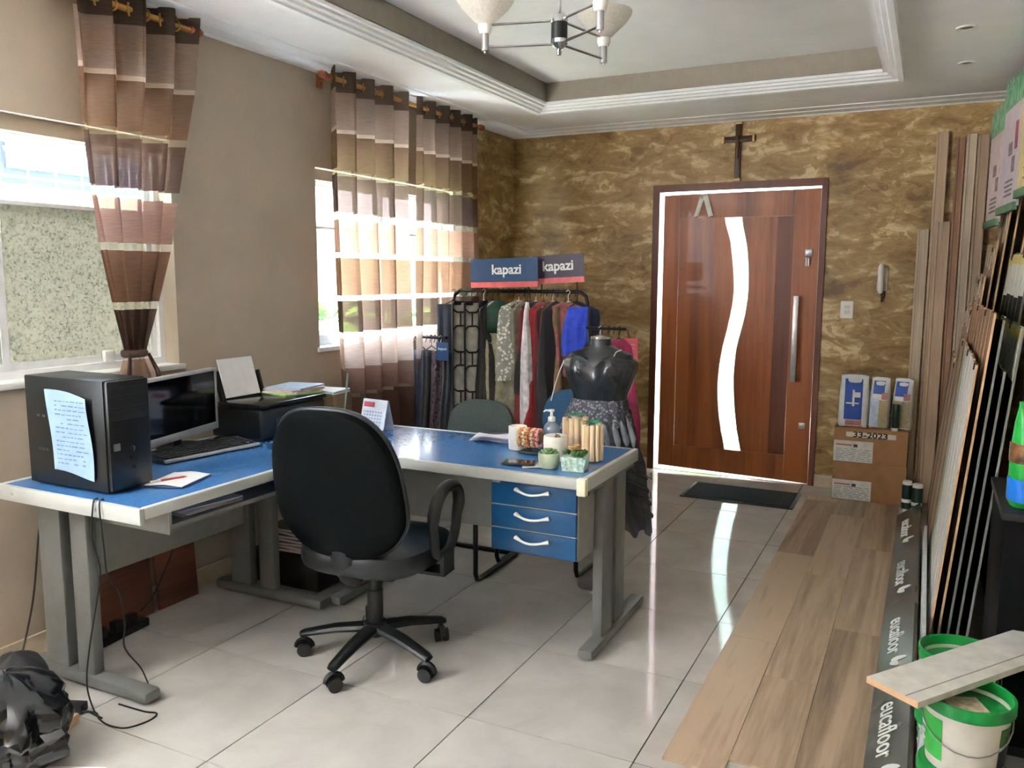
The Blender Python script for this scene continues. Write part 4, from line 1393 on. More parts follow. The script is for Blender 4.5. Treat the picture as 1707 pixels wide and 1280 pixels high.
def garment(name, label, cat, x, y, zr, hw, ln, col, rz, kind='dress', rough=0.7, top=None, thick=0.035, flare=1.2, seed=0, group='garments on the clothes rack', pattern=None, sheenv=0.3, ripple=0.02):
    """a garment on its hanger; hook at rail height zr; plane of the garment along local x"""
    random.seed(seed)
    t = thing(name, label, cat, (x, y, zr), rz, group)
    hk = [(0, 0, -0.045), (0, 0, -0.01), (0.012, 0, 0.012), (0.0, 0, 0.024), (-0.014, 0, 0.014)]
    B().tube(hk, 0.0022, 6).tube([(-hw * 0.72, 0, -0.085), (0, 0, -0.045), (hw * 0.72, 0, -0.085)], 0.004, 6).obj('hanger', BLACK if seed % 3 else WHITE, t)
    n = 36
    rings = []
    prof = {'dress': [(0.0, 0.22), (0.015, 0.4), (0.045, 0.9), (0.09, 1.0), (0.25, 0.86), (0.4, 0.82), (0.7, 1.0), (1.0, 1.0)],
            'shirt': [(0.0, 0.25), (0.015, 0.42), (0.05, 0.95), (0.1, 1.08), (0.35, 1.0), (0.7, 1.0), (1.0, 1.04)],
            'skirt': [(0.0, 0.72), (0.03, 0.74), (0.3, 0.86), (1.0, 1.0)],
            'panel': [(0.0, 0.98), (0.02, 1.0), (0.5, 1.0), (1.0, 1.0)]}[kind]
    ph = [random.uniform(0, 6.28) for _ in range(4)]
    z0 = -0.05 if kind in ('dress', 'shirt') else -0.075
    K = 16
    for k in range(K + 1):
        s = k / K
        w_ = interp(prof, s) * hw * (1 + (flare - 1) * s)
        th = thick * (0.5 + 0.9 * min(1, s * 3)) * (1 + 0.5 * s)
        rg = []
        for j in range(n):
            a = 2 * PI * j / n
            c, q = math.cos(a), math.sin(a)
            xx = math.copysign(abs(c) ** 0.9, c) * w_
            rp = ripple * min(1, 0.2 + s * 1.3)
            yy = math.copysign(abs(q) ** 0.8, q) * th + rp * math.sin(xx / max(hw, 0.05) * 9 + ph[0] + s * 1.5) + 0.3 * rp * math.sin(xx / hw * 17 + ph[1])
            rg.append((xx + 0.012 * math.sin(4 * s + ph[2]), yy, z0 - ln * s + 0.01 * math.sin(xx * 40 + ph[3]) * s))
        rings.append(rg)
    m_ = mat('cloth_%s_%d_%d_%d' % (kind, *col), col, rough, var=0.16, scale=26, sheen=sheenv)
    if pattern:
        m_ = pattern
    b = B().loops(rings).obj('cloth', m_, t, smooth='all')
    if top:
        tr_ = []
        for k in range(4):
            s = k / 3 * 0.24
            w_ = interp(prof, s) * hw * (1 + (flare - 1) * s) * 1.03
            tr_.append([(math.cos(2 * PI * j / 24) * w_, math.sin(2 * PI * j / 24) * (thick * (0.5 + 0.9 * min(1, s * 3)) * 1.25 + 0.012), z0 - ln * s + 0.002) for j in range(24)])
        B().loops(tr_).obj('bodice', mat('cloth_top_%d_%d_%d' % top, top, 0.6, var=0.15, scale=30), t, smooth='all')
    return t


def lace(name, c1_, c2_, scale):
    mt, nt, b = new_mat(name)
    v = coords(nt)
    vo = nt.nodes.new('ShaderNodeTexVoronoi')
    vo.inputs['Scale'].default_value = scale
    nt.links.new(v, vo.inputs['Vector'])
    col = ramp(nt, vo.outputs['Distance'], [(0.25, c1_), (0.5, c2_)])
    nt.links.new(col, b.inputs['Base Color'])
    b.inputs['Roughness'].default_value = 0.7
    bump(nt, b, vo.outputs['Distance'], 0.6, 0.006)
    MATS[name] = mt
    return mt


LACEW = lace('white_lace', (236, 236, 228), (150, 152, 140), 46)
LACEK = lace('dark_lace', (30, 26, 30), (74, 58, 66), 40)
LACEG = lace('grey_lace', (138, 138, 152), (70, 70, 80), 70)
DOTS = lace('dotted_charcoal', (86, 90, 104), (44, 48, 58), 60)
STRIPE = mat('striped_charcoal', (62, 66, 80), 0.8, var=0.25, scale=40, stretch=(6, 6, 0.1))
A = math.radians
ZT = 1.40
gl = [
    # name, label, cat, x, hw, len, col, rz, kind, extras
    ('hanging_skirt', 'navy black long skirt, leftmost on the top rail', 'skirt', -2.765, 0.10, 0.72, (24, 28, 44), A(28), 'panel', {}),
    ('hanging_dress', 'black dress behind the hexagon fabrics', 'dress', -2.585, 0.15, 0.78, (20, 20, 24), A(88), 'dress', {}),
    ('hanging_dress', 'cream and black dress right of the hexagon fabrics', 'dress', -2.545, 0.10, 0.80, (170, 160, 128), A(40), 'dress', {'top': (32, 26, 44)}),
    ('hanging_dress', 'dark brown dress left of the sage gown', 'dress', -2.50, 0.16, 0.78, (34, 30, 32), A(86), 'dress', {}),
    ('hanging_dress', 'long pale sage gown with dark green bodice', 'dress', -2.435, 0.125, 0.84, (166, 160, 136), A(26), 'dress', {'top': (14, 62, 46), 'flare': 1.25}),
    ('hanging_blouse', 'white lace blouse on a white hanger', 'blouse', -2.315, 0.15, 0.50, (220, 220, 212), A(74), 'shirt', {'pattern': LACEW}),
    ('hanging_dress', 'olive grey dress behind the white lace blouse', 'dress', -2.275, 0.17, 0.88, (122, 116, 100), A(86), 'dress', {}),
    ('hanging_dress', 'dark wine long dress left of the white gown', 'dress', -2.235, 0.15, 0.92, (110, 20, 26), A(86), 'dress', {}),
    ('hanging_dress', 'black short dress with gold detail beside the white gown', 'dress', -2.20, 0.14, 0.56, (26, 22, 26), A(74), 'dress', {}),
    ('hanging_dress', 'narrow white long gown in the middle of the rail', 'dress', -2.172, 0.04, 0.93, (222, 218, 230), A(90), 'dress', {'sheenv': 0.5, 'thick': 0.018, 'ripple': 0.008}),
    ('hanging_dress', 'bright red satin dress in the middle of the rail', 'dress', -2.125, 0.15, 0.80, (150, 26, 30), A(80), 'dress', {'rough': 0.4}),
    ('hanging_dress', 'dark crimson lace dress right of the red satin', 'dress', -2.08, 0.17, 0.86, (92, 16, 24), A(80), 'dress', {}),
    ('hanging_dress', 'black evening dress right of the crimson lace', 'dress', -2.04, 0.16, 0.84, (22, 18, 22), A(84), 'dress', {}),
    ('hanging_dress', 'brown beige dress left of the blue frills', 'dress', -1.995, 0.14, 0.66, (120, 92, 62), A(84), 'dress', {}),
    ('hanging_blouse', 'dusky rose blouse touching the blue frills', 'blouse', -1.96, 0.10, 0.44, (150, 84, 78), A(42), 'shirt', {}),
    ('hanging_dress', 'electric blue frilled short dress, rightmost on the top rail', 'dress', -1.875, 0.085, 0.29, (28, 64, 196), A(8), 'skirt', {'ripple': 0.014, 'flare': 1.12}),
    ('hanging_skirt', 'midnight blue skirt below the blue frills', 'skirt', -1.93, 0.15, 0.78, (24, 36, 66), A(30), 'dress', {}),
]
for i, (nm, lb, ct_, x, hw, ln, col, rz, kd, ex) in enumerate(gl):
    garment(nm, lb, ct_, x, RY + (0.02 if i % 2 else -0.02) + (0.06 if 'below the blue' in lb or 'behind' in lb else 0) - (0.10 if 'electric' in lb else 0) - (0.17 if 'white long gown' in lb else 0) + (0.05 if 'black short' in lb else 0), ZT - 0.012, hw, ln, col, rz, kd, seed=i + 1, **ex)


def hexfabric(x, y, label, rz):
    """flat hanging length of grey felt with bold black hexagon outlines"""
    t = thing('hexagon_fabric', label, 'fabric', (x, y, ZT - 0.012), rz, 'hexagon pattern fabrics')
    B().tube([(0, 0, -0.05), (0, 0, -0.01), (0.012, 0, 0.012), (0, 0, 0.024), (-0.014, 0, 0.014)], 0.0022, 6).box(-0.05, 0.05, -0.008, 0.008, -0.075, -0.05, bev=0.003).obj('clip_hanger', BLACK, t)
    fn = lambda u, v: (-0.055 + 0.11 * u, 0.010 * math.sin(2 * PI * u), -0.06 - 0.86 * v)
    B().sheet(fn, 12, 10, 0.004).obj('cloth', mat('grey_felt', (150, 146, 138), 0.85, var=0.12), t)
    ln = B()
    wv = lambda x_: 0.010 * math.sin(2 * PI * (x_ + 0.055) / 0.11) - 0.0075

    def seg(p, q):
        pts = [(p[0] + (q[0] - p[0]) * k / 3, wv(p[0] + (q[0] - p[0]) * k / 3), p[1] + (q[1] - p[1]) * k / 3) for k in range(4)]
        ln.tube(pts, 0.006, 5)
    z = -0.10
    k = 0
    while z > -0.84:
        hh = 0.125
        if k % 2 == 0:
            seg((-0.053, z), (-0.02, z - 0.02)), seg((-0.02, z - 0.02), (0.022, z - 0.02)), seg((0.022, z - 0.02), (0.053, z))
            seg((0.0, z - 0.02), (0.0, z - hh + 0.02))
        else:
            seg((-0.053, z), (-0.02, z + 0.02)), seg((-0.02, z + 0.02), (0.022, z + 0.02)), seg((0.022, z + 0.02), (0.053, z))
        z -= hh
        k += 1
    for s in (-0.055, 0.055):
        ln.tube([(s, 0, -0.06), (s, 0, -0.92)], 0.007, 5)
    ln.obj('hexagon_print', BLACK, t, label='black hexagon outlines')


hexfabric(-2.635, RY - 0.17, 'grey hexagon fabric nearest the curtain', A(66))
hexfabric(-2.55, RY - 0.17, 'grey hexagon fabric farther from the curtain', A(70))
gs = [('hanging_curtain_sample', 'charcoal dotted fabric length at the far left of the lower arm', 'fabric', -2.945, 0.055, 0.78, (62, 66, 80), A(20), 'panel', {'pattern': STRIPE, 'ripple': 0.008}),
      ('hanging_skirt', 'black long skirt on the lower left arm', 'skirt', -2.865, 0.07, 0.80, (14, 14, 18), A(34), 'panel', {}),
      ('hanging_skirt', 'plum patterned skirt on the lower left arm', 'skirt', -2.795, 0.07, 0.78, (66, 54, 62), A(34), 'panel', {'pattern': LACEK}),
      ('hanging_skirt', 'black skirt with white border lettering on the lower left arm', 'skirt', -2.735, 0.05, 0.62, (40, 44, 52), A(30), 'panel', {})]
for i, (nm, lb, ct_, x, hw, ln, col, rz, kd, ex) in enumerate(gs):
    garment(nm, lb, ct_, max(x, -2.955), RY - 0.14, 1.09, hw, ln, col, rz, kd, seed=40 + i, group='garments on the lower arms', **ex)
tg = thing('hanging_tag', 'small navy brand tag on the lower left arm', 'tag', (-2.745, RY - 0.20, 1.075))
B().box(-0.045, 0.045, -0.003, 0.003, -0.115, 0.0).obj('card', NAVY, tg, smooth=False)
B().tube([(0, 0, 0), (0, 0.03, 0.03), (0, 0.06, 0.028)], 0.0025, 6).obj('string', BLACK, tg)
text_mesh('lettering', 'kapazi', 0.026, LETTER, tg, Matrix.Translation((0, -0.004, -0.04)) @ Matrix.Rotation(PI / 2, 4, 'X'), 0.0006)
gr_ = [('hanging_dress', 'black lace dress on the lower right arm', 'dress', -1.72, 0.14, 0.55, (30, 26, 30), A(60), 'dress', {'pattern': LACEK}),
       ('hanging_dress', 'salmon pink dress on the lower right arm', 'dress', -1.665, 0.13, 0.50, (206, 130, 120), A(62), 'dress', {}),
       ('hanging_dress', 'long magenta dress with sleeves on the lower right arm', 'dress', -1.605, 0.13, 0.72, (150, 30, 78), A(48), 'dress', {'flare': 1.1})]
for i, (nm, lb, ct_, x, hw, ln, col, rz, kd, ex) in enumerate(gr_):
    garment(nm, lb, ct_, x, RY - 0.10, 1.18, hw, ln, col, rz, kd, seed=60 + i, group='garments on the lower arms', **ex)
tg = thing('hanging_tag', 'pink red brand card right of the magenta dress', 'tag', (-1.555, RY - 0.06, 1.165))
B().box(-0.045, 0.055, -0.003, 0.003, -0.19, -0.03).obj('card', mat('card_red', (178, 64, 74), 0.5), tg, smooth=False)
B().tube([(0, 0, -0.03), (0, -0.02, 0.01), (0, -0.04, 0.018)], 0.0025, 6).obj('string', BLACK, tg)
for z in (-0.07, -0.09):
    B().box(-0.03, 0.04, -0.0042, -0.003, z, z + 0.004).obj('print_line', PINK, tg, smooth=False)

mq = thing('mannequin', 'headless mannequin torso wearing a black satin and grey ruffled dress', 'mannequin', (-1.36, 3.665, 0))


def ringloop(cx, cy, rx, ry, z, n=48, rip=0.0, nr=11, ph=0.0, zr=0.0, pw=2.3):
    o = []
    for k in range(n):
        a = 2 * PI * k / n
        c, q = math.cos(a), math.sin(a)
        f = 1 + rip * math.sin(nr * a + ph)
        o.append((cx + math.copysign(abs(c) ** (2 / pw), c) * rx * f, cy + math.copysign(abs(q) ** (2 / pw), q) * ry * f, z + zr * math.sin(nr * a * 0.5 + ph)))
    return o


B().loops([ringloop(0, 0, 0.12, 0.09, 0.90), ringloop(0, 0, 0.125, 0.095, 0.98), ringloop(0, 0, 0.15, 0.105, 1.05), ringloop(0, 0, 0.165, 0.095, 1.10), ringloop(0, 0, 0.15, 0.07, 1.135), ringloop(0, 0, 0.09, 0.055, 1.155), ringloop(0, 0, 0.05, 0.048, 1.175), ringloop(0, 0, 0.046, 0.046, 1.205)]).obj('torso', mat('mannequin_black', (32, 33, 36), 0.4), mq)
B().lathe([(0, 1.205), (0.05, 1.205), (0.05, 1.213), (0.02, 1.222), (0, 1.224)], 20).obj('neck_cap', CHROME, mq)
B().cyl((0, 0, 0.02), (0, 0, 0.92), 0.014, 12).obj('pole', BLACKM, mq)
B().lathe([(0, 0), (0.095, 0), (0.095, 0.008), (0.03, 0.02), (0, 0.025)], 28).obj('stand_base', STEEL, mq)
ds = B()
rr = []
for z, cx, rx, ry, rip in ((0.915, 0.0, 0.125, 0.10, 0.0), (0.95, 0.0, 0.132, 0.105, 0.01), (0.99, 0.0, 0.15, 0.115, 0.012), (1.03, 0.0, 0.166, 0.122, 0.012), (1.065, 0.0, 0.176, 0.122, 0.012), (1.095, 0.0, 0.178, 0.112, 0.01), (1.112, 0.0, 0.165, 0.098, 0.01), (1.108, 0.0, 0.155, 0.09, 0.01)):
    rg = ringloop(cx, 0, rx, ry, z, 60, rip, 14)
    # sweetheart neckline: gathers at centre front (-y)
    rg2 = []
    for (px, py, pz) in rg:
        if pz > 1.0 and py < 0:
            g_ = math.exp(-(px / 0.05) ** 2)
            py += 0.03 * g_ * (pz - 1.0) / 0.11
            py -= 0.022 * math.exp(-((abs(px) - 0.08) / 0.05) ** 2) * (1 - abs(pz - 1.06) / 0.08)
            pz += 0.02 * math.exp(-((abs(px) - 0.09) / 0.05) ** 2) * (1 if pz > 1.09 else 0)
        rg2.append((px, py, pz))
    rr.append(rg2)
ds.loops(rr, cap0=False, cap1=False)
ds.obj('bodice', SATIN, mq, smooth='all')
B().loops([ringloop(0, 0, 0.129, 0.104, 0.925, 48, 0.03, 16), ringloop(-0.005, 0, 0.14, 0.115, 0.88, 48, 0.04, 16), ringloop(-0.008, 0, 0.16, 0.13, 0.83, 48, 0.05, 16, 0.6, 0.012), ringloop(-0.012, 0, 0.172, 0.14, 0.79, 48, 0.07, 16, 1.0, 0.018)], cap0=False, cap1=False).obj('waist_lace', LACEG, mq, smooth='all')
SKM = mat_sheet('grey_chiffon', (88, 88, 92), transp=0.12, transl=0.25)
rr = []
K = 22
for k in range(K + 1):
    s = k / K
    z = 0.87 - 0.56 * s
    cx = interp([(0, 0.005), (0.25, 0.02), (0.5, 0.085), (0.75, 0.135), (1.0, 0.175)], s)
    rx = interp([(0, 0.135), (0.2, 0.15), (0.45, 0.14), (0.7, 0.105), (1.0, 0.082)], s)
    ry = interp([(0, 0.11), (0.3, 0.13), (0.7, 0.10), (1.0, 0.07)], s)
    rr.append(ringloop(cx, 0.0, rx, ry, z, 72, 0.05 + 0.10 * s, 11, 2.2 * s, 0.004 + 0.016 * s * s))
B().loops(rr, cap0=True, cap1=False).obj('skirt', SKM, mq, smooth='all')
random.seed(14)
for i in range(10):
    a = -PI / 2 + (i - 4.5) * 0.30
    cx, cy = 0.0 + 0.155 * math.cos(a), 0.115 * math.sin(a)
    B().tube([(cx * 0.85, cy * 0.88, 0.86), (cx * 1.02, cy * 1.08, 0.80), (cx * 1.08 + 0.01, cy * 1.14, 0.745), (cx * 1.05 + 0.02, cy * 1.08, 0.70)], [0.008, 0.022, 0.026, 0.006], 9, flat=(1, 0.6)).obj('ruffle', mat('silver_ruffle', (128, 134, 146), 0.5, var=0.2), mq)
for i in range(5):
    s0 = 0.25 + 0.13 * i
    pts = []
    for k in range(7):
        s = s0 + 0.035 * k
        a = -1.9 + 0.35 * k + 0.3 * i
        cx = interp([(0, 0.005), (0.25, 0.02), (0.5, 0.085), (0.75, 0.135), (1.0, 0.175)], s)
        rx = interp([(0, 0.135), (0.2, 0.15), (0.45, 0.14), (0.7, 0.105), (1.0, 0.082)], s)
        pts.append((cx + rx * 1.05 * math.cos(a), 0.118 * math.sin(a), 0.87 - 0.56 * s))
    B().tube(pts, [0.004, 0.014, 0.018, 0.018, 0.018, 0.014, 0.004], 8, flat=(1, 0.5)).obj('frill', SKM, mq)
B().tube([(0.09, -0.10, 1.115), (0.10, -0.07, 1.15), (0.10, 0.0, 1.155)], 0.003, 6).obj('strap', mat('white_strap', (210, 210, 214), 0.5), mq)
B().tube([(-0.165, -0.05, 1.10), (-0.19, -0.05, 1.04), (-0.21, -0.05, 0.98), (-0.235, -0.04, 0.90)], 0.003, 6).obj('strap', MATS['white_strap'], mq)
for i in range(3):
    B().tube([(0.20, 0, 0.62 - i * 0.1), (0.235 + 0.01 * i, -0.02, 0.58 - i * 0.1), (0.26, 0, 0.56 - i * 0.09), (0.25, 0.02, 0.585 - i * 0.09)], 0.002, 5).obj('thread', MATS['mannequin_black'], mq)

# ================================================================== ON AND BY THE BACK WALL
cr = thing('crucifix', 'dark wooden cross with metal tips above the entrance door', 'cross', (-1.284, YB, 2.185))
WC = wood('cross_wood', (48, 28, 18), (86, 54, 34), 'z', 0.4)
B().box(-0.02, 0.02, -0.024, -0.004, 0.0, 0.40, bev=0.003).obj('upright', WC, cr)
B().box(-0.105, 0.105, -0.027, -0.006, 0.267, 0.307, bev=0.003).obj('crossbeam', WC, cr)
for (x, z, w_, h) in ((-0.108, 0.287, 0.01, 0.026), (0.108, 0.287, 0.01, 0.026), (0, 0.40, 0.026, 0.01), (0, 0.004, 0.026, 0.01)):
    B().box(x - w_, x + w_, -0.03, -0.003, z - h, z + h, bev=0.004).obj('tip', mat('old_brass', (190, 160, 110), 0.35, metal=0.7), cr)
cf = B().tube([(0, -0.035, 0.31), (0, -0.038, 0.28), (0, -0.036, 0.22), (0, -0.032, 0.15)], [0.009, 0.012, 0.009, 0.006], 8).tube([(-0.075, -0.03, 0.29), (0, -0.037, 0.275), (0.075, -0.03, 0.29)], 0.005, 6)
cf.obj('figure', mat('old_bronze', (110, 82, 52), 0.4, metal=0.6), cr)
ip = thing('intercom_phone', 'white wall intercom handset right of the door', 'intercom', (-0.287, YB, 1.37))
B().box(-0.02, 0.034, -0.022, 0, 0.03, 0.19, bev=0.008).obj('wall_base', mat('off_white', (214, 212, 200), 0.4), ip)
hs = [(-0.005, -0.05, 0.015), (-0.008, -0.05, 0.04), (-0.008, -0.045, 0.12), (-0.008, -0.05, 0.19), (-0.005, -0.05, 0.213)]
B().tube(hs, [0.02, 0.036, 0.033, 0.037, 0.02], 14, flat=(1.0, 0.6)).obj('handset', WHITE, ip)
cd = [(0.0, -0.045, 0.015)] + [(0.004 + 0.006 * math.cos(k * 1.6), -0.03 + 0.006 * math.sin(k * 1.6), 0.01 - 0.004 * k) for k in range(14)] + [(0.02, -0.012, 0.0), (0.02, -0.004, 0.03)]
B().tube(cd, 0.0035, 6).obj('coiled_cord', CABLE, ip)
sw = thing('light_switch', 'white double light switch plate between door and intercom', 'switch', (-0.5, YB, 1.21))
B().box(-0.042, 0.042, -0.009, 0, 0, 0.12, bev=0.004).obj('plate', WHITE, sw)
for z in (0.032, 0.066):
    B().box(-0.018, 0.018, -0.014, -0.008, z, z + 0.024, bev=0.002).obj('rocker', mat('off_white', (214, 212, 200), 0.4), sw)
ky_ = thing('door_keys', 'bunch of keys hanging from the upper door lock', 'keys', (-0.772, YB - 0.006, 1.60))
B().tube([(0.012 * math.cos(t), -0.004, 0.045 + 0.014 * math.sin(t)) for t in [2 * PI * k / 14 for k in range(14)]], 0.0016, 6, closed=True).obj('ring', STEEL, ky_)
for i, x in enumerate((-0.012, 0.004)):
    B().box(x - 0.004, x + 0.004, -0.006, -0.003, -0.03, 0.025).lathe([(0, -0.002), (0.011, -0.002), (0.011, 0.002), (0, 0.002)], 12, (x, -0.0045, 0.028)).obj('key', STEEL, ky_, smooth=False)
pt = thing('paper_strip', 'crumpled grey paper strip folded over the top of the door', 'paper', (-1.522, YB + 0.006, 1.93))
for s in (-1, 1):
    B().sheet(lambda u, v: (s * (0.012 + 0.044 * (1 - v)) + 0.036 * (u - 0.5), -0.008 - 0.014 * math.sin(PI * u) * (1.1 - v) - 0.004 * s, 0.15 * v + 0.01 * u), 5, 6, 0.001).obj('paper_leg', mat('grey_paper', (236, 234, 230), 0.7), pt)
B().box(-0.024, 0.024, -0.012, 0.002, 0.135, 0.17, bev=0.002).obj('tape', mat('masking_tape', (186, 176, 160), 0.6), pt)
dm = thing('doormat', 'dark ribbed doormat in front of the wooden door', 'doormat', (-1.075, 5.70, 0))
B().box(-0.372, 0.372, -0.215, 0.215, 0.0, 0.008, bev=0.003).obj('rubber_base', BLACK, dm)
pm = B()
for k in range(26):
    y = -0.19 + k * 0.0152
    pm.box(-0.345, 0.345, y - 0.005, y + 0.005, 0.008, 0.014)
pm.obj('ribs', mat('mat_pile', (44, 48, 50), 0.95, var=0.3, scale=120, bmp=0.5), dm, smooth=False)

LBL = mat('label_print', (214, 214, 208), 0.6, var=0.06)
LBR = mat('label_red', (186, 120, 116), 0.6)
LBI = mat('label_grey_ink', (140, 146, 156), 0.6)
for i, (z0, h, lb) in enumerate(((0.0, 0.268, 'plain brown cardboard box at the bottom of the two by the door'), (0.268, 0.23, 'brown cardboard box with a marked tape strip, on top of the other'))):
    b = thing('cardboard_box', lb, 'box', (-0.285, 6.03, z0), math.radians(-0.6 * i), group='cardboard boxes')
    B().box(-0.225, 0.225, -0.148, 0.155, 0.0, h - 0.001, bev=0.002).obj('carton', CARD, b)
    lz = (0.01, 0.145) if i == 0 else (0.0, 0.145)
    lbx = B().box(-0.223, 0.02, -0.1495, -0.148, lz[0] + 0.003, lz[1]).obj('shipping_label', LBL, b, smooth=False)
    random.seed(i + 3)
    q = B()
    for r_ in range(7):
        x = -0.21
        while x < 0.0:
            L = random.uniform(0.02, 0.06)
            q.box(x, min(0.01, x + L), -0.1502, -0.1494, lz[0] + 0.014 + r_ * 0.012, lz[0] + 0.018 + r_ * 0.012)
            x += L + 0.012
    q.obj('print', LBI, lbx, smooth=False)
    B().box(-0.21, -0.11, -0.1502, -0.1494, lz[1] - 0.035, lz[1] - 0.024).obj('red_print', LBR, lbx, smooth=False)
    B().box(-0.10, -0.075, -0.1502, -0.1494, lz[1] - 0.042, lz[1] - 0.022).obj('logo_print', INK, lbx, smooth=False)
    if i == 1:
        tp_ = B().box(-0.15, 0.155, -0.1495, -0.148, 0.172, 0.205).obj('marked_tape', LBL, b, smooth=False)
        text_mesh('lettering', '33-2023', 0.052, BLACK, tp_, Matrix.Translation((0.0, -0.1502, 0.188)) @ Matrix.Rotation(PI / 2, 4, 'X'), 0.0004, 0.0015, 1.25)


def grout_bag(x, y, w_, h, label, faces, rz):
    t = thing('grout_bag', label, 'bag', (x, y, 0.499), rz, group='bags of grout on the boxes')
    rings = []
    for s, kw, kd in ((0, 0.92, 0.8), (0.04, 1.0, 1.0), (0.4, 1.0, 1.0), (0.7, 0.97, 0.8), (0.85, 0.92, 0.45), (0.93, 0.9, 0.12), (1.0, 0.92, 0.06)):
        rings.append([(math.copysign(abs(math.cos(a)) ** 0.5, math.cos(a)) * w_ / 2 * kw, math.copysign(abs(math.sin(a)) ** 0.6, math.sin(a)) * 0.045 * kd, h * s + 0.004 * math.sin(3 * a)) for a in [2 * PI * k / 28 for k in range(28)]])
    B().loops(rings).obj('bag_body', mat('bag_white', (214, 218, 220), 0.4, var=0.05), t)
    for (x0, x1, z0, z1, c) in faces:
        y_ = lambda z: -0.0465 * interp([(0, 0.8), (0.04, 1), (0.4, 1.0), (0.7, 0.8), (0.85, 0.45), (0.93, 0.12), (1, 0.06)], z / h) - 0.001
        B().sheet(lambda u, v: (x0 + (x1 - x0) * u, y_(z0 + (z1 - z0) * v), z0 + (z1 - z0) * v), 2, 10, 0.0012).obj('print', mat('print_%d_%d_%d' % c, c, 0.45, var=0.12, scale=30), t, smooth=False)
    return t


BLU, KHA, RED, LWH = (24, 74, 168), (150, 136, 98), (170, 110, 104), (220, 226, 232)
b1 = grout_bag(-0.405, 5.98, 0.19, 0.345, 'widest white grout bag with large blue panel, leftmost on the boxes', [(-0.06, 0.05, 0.05, 0.32, BLU), (-0.05, 0.05, 0.012, 0.045, RED)], A(4))
B().box(-0.012, 0.002, -0.050, -0.047, 0.14, 0.25).box(-0.05, 0.03, -0.050, -0.047, 0.155, 0.165).box(0.0, 0.038, -0.050, -0.046, 0.20, 0.235).obj('white_print', mat('print_white', (232, 236, 240), 0.5), b1, smooth=False)
grout_bag(-0.245, 5.985, 0.125, 0.335, 'slim grout bag with blue top, in the middle of three', [(-0.04, 0.03, 0.23, 0.315, BLU), (-0.052, -0.002, 0.02, 0.2, (176, 194, 220)), (0.002, 0.054, 0.015, 0.19, KHA), (0.015, 0.05, 0.195, 0.24, RED)], A(-8))
grout_bag(-0.105, 5.99, 0.125, 0.335, 'slim grout bag with khaki lower half, rightmost of three', [(-0.045, 0.03, 0.22, 0.315, BLU), (0.0, 0.055, 0.015, 0.19, KHA), (-0.056, -0.004, 0.015, 0.19, KHA), (0.01, 0.05, 0.195, 0.24, RED)], A(-14))
DGREEN = mat('dark_green_label', (14, 48, 40), 0.35, var=0.12)


def tube_bottle(x, y, z, label, h, r_, flip):
    t = thing('sealant_bottle', label, 'bottle', (x, y, z), group='dark green bottles')
    B().lathe([(0, 0.02), (r_ * 0.98, 0.02), (r_, 0.03), (r_, h - 0.025), (r_ * 0.9, h - 0.015), (0, h - 0.015)], 22).obj('bottle', DGREEN, t)
    B().lathe([(0, 0), (r_ * (1.02 if flip else 0.98), 0), (r_, 0.02), (0, 0.022)], 22).obj('base_cap', WHITE, t)
    if not flip:
        B().lathe([(0, h - 0.018), (r_ * 0.96, h - 0.018), (r_ * 0.96, h), (r_ * 0.8, h + 0.006), (0, h + 0.008)], 22).obj('cap', WHITE, t)
        B().lathe([(r_ * 1.01, h * 0.32), (r_ * 1.015, h * 0.33), (r_ * 1.015, h * 0.42), (r_ * 1.01, h * 0.43)], 22).obj('band', WHITE, t)
    return t


tube_bottle(-0.145, 5.90, 0.499, 'dark green tube standing upside down before the grout bags', 0.19, 0.021, True)
tube_bottle(-0.048, 5.79, 0.0, 'dark green bottle with white cap, left of the pair by the boxes', 0.195, 0.03, False)
tube_bottle(0.012, 5.73, 0.0, 'dark green bottle with white cap, right of the pair by the boxes', 0.195, 0.032, False)

# ================================================================== LAMINATE SAMPLE FLOOR AND RIGHT-HAND DISPLAYS
lf = thing('laminate_flooring', 'sample strip of brown oak laminate planks laid over the tiles', 'flooring', (-0.375, 4.0, 0.0005))
PW = 0.1885
for c in range(3):
    x = -0.282 + c * PW
    y0 = (2.372, 2.455, 2.455)[c] - 4.0
    off = (1.0, 0.62, 1.18)[c]
    cuts = [y0]
    yy = y0 + off
    while yy < 1.88:
        cuts.append(yy)
        yy += 1.2
    cuts.append(1.885)
    for a, b_ in zip(cuts, cuts[1:]):
        h = (b_ - a) / 2 - 0.0006
        B().box(-PW / 2 + 0.0006, PW / 2 - 0.0006, -h, h, 0, 0.008, bev=0.0008, seg=1).obj('plank', LAMI, lf, loc=(x + PW / 2, (a + b_) / 2, 0))

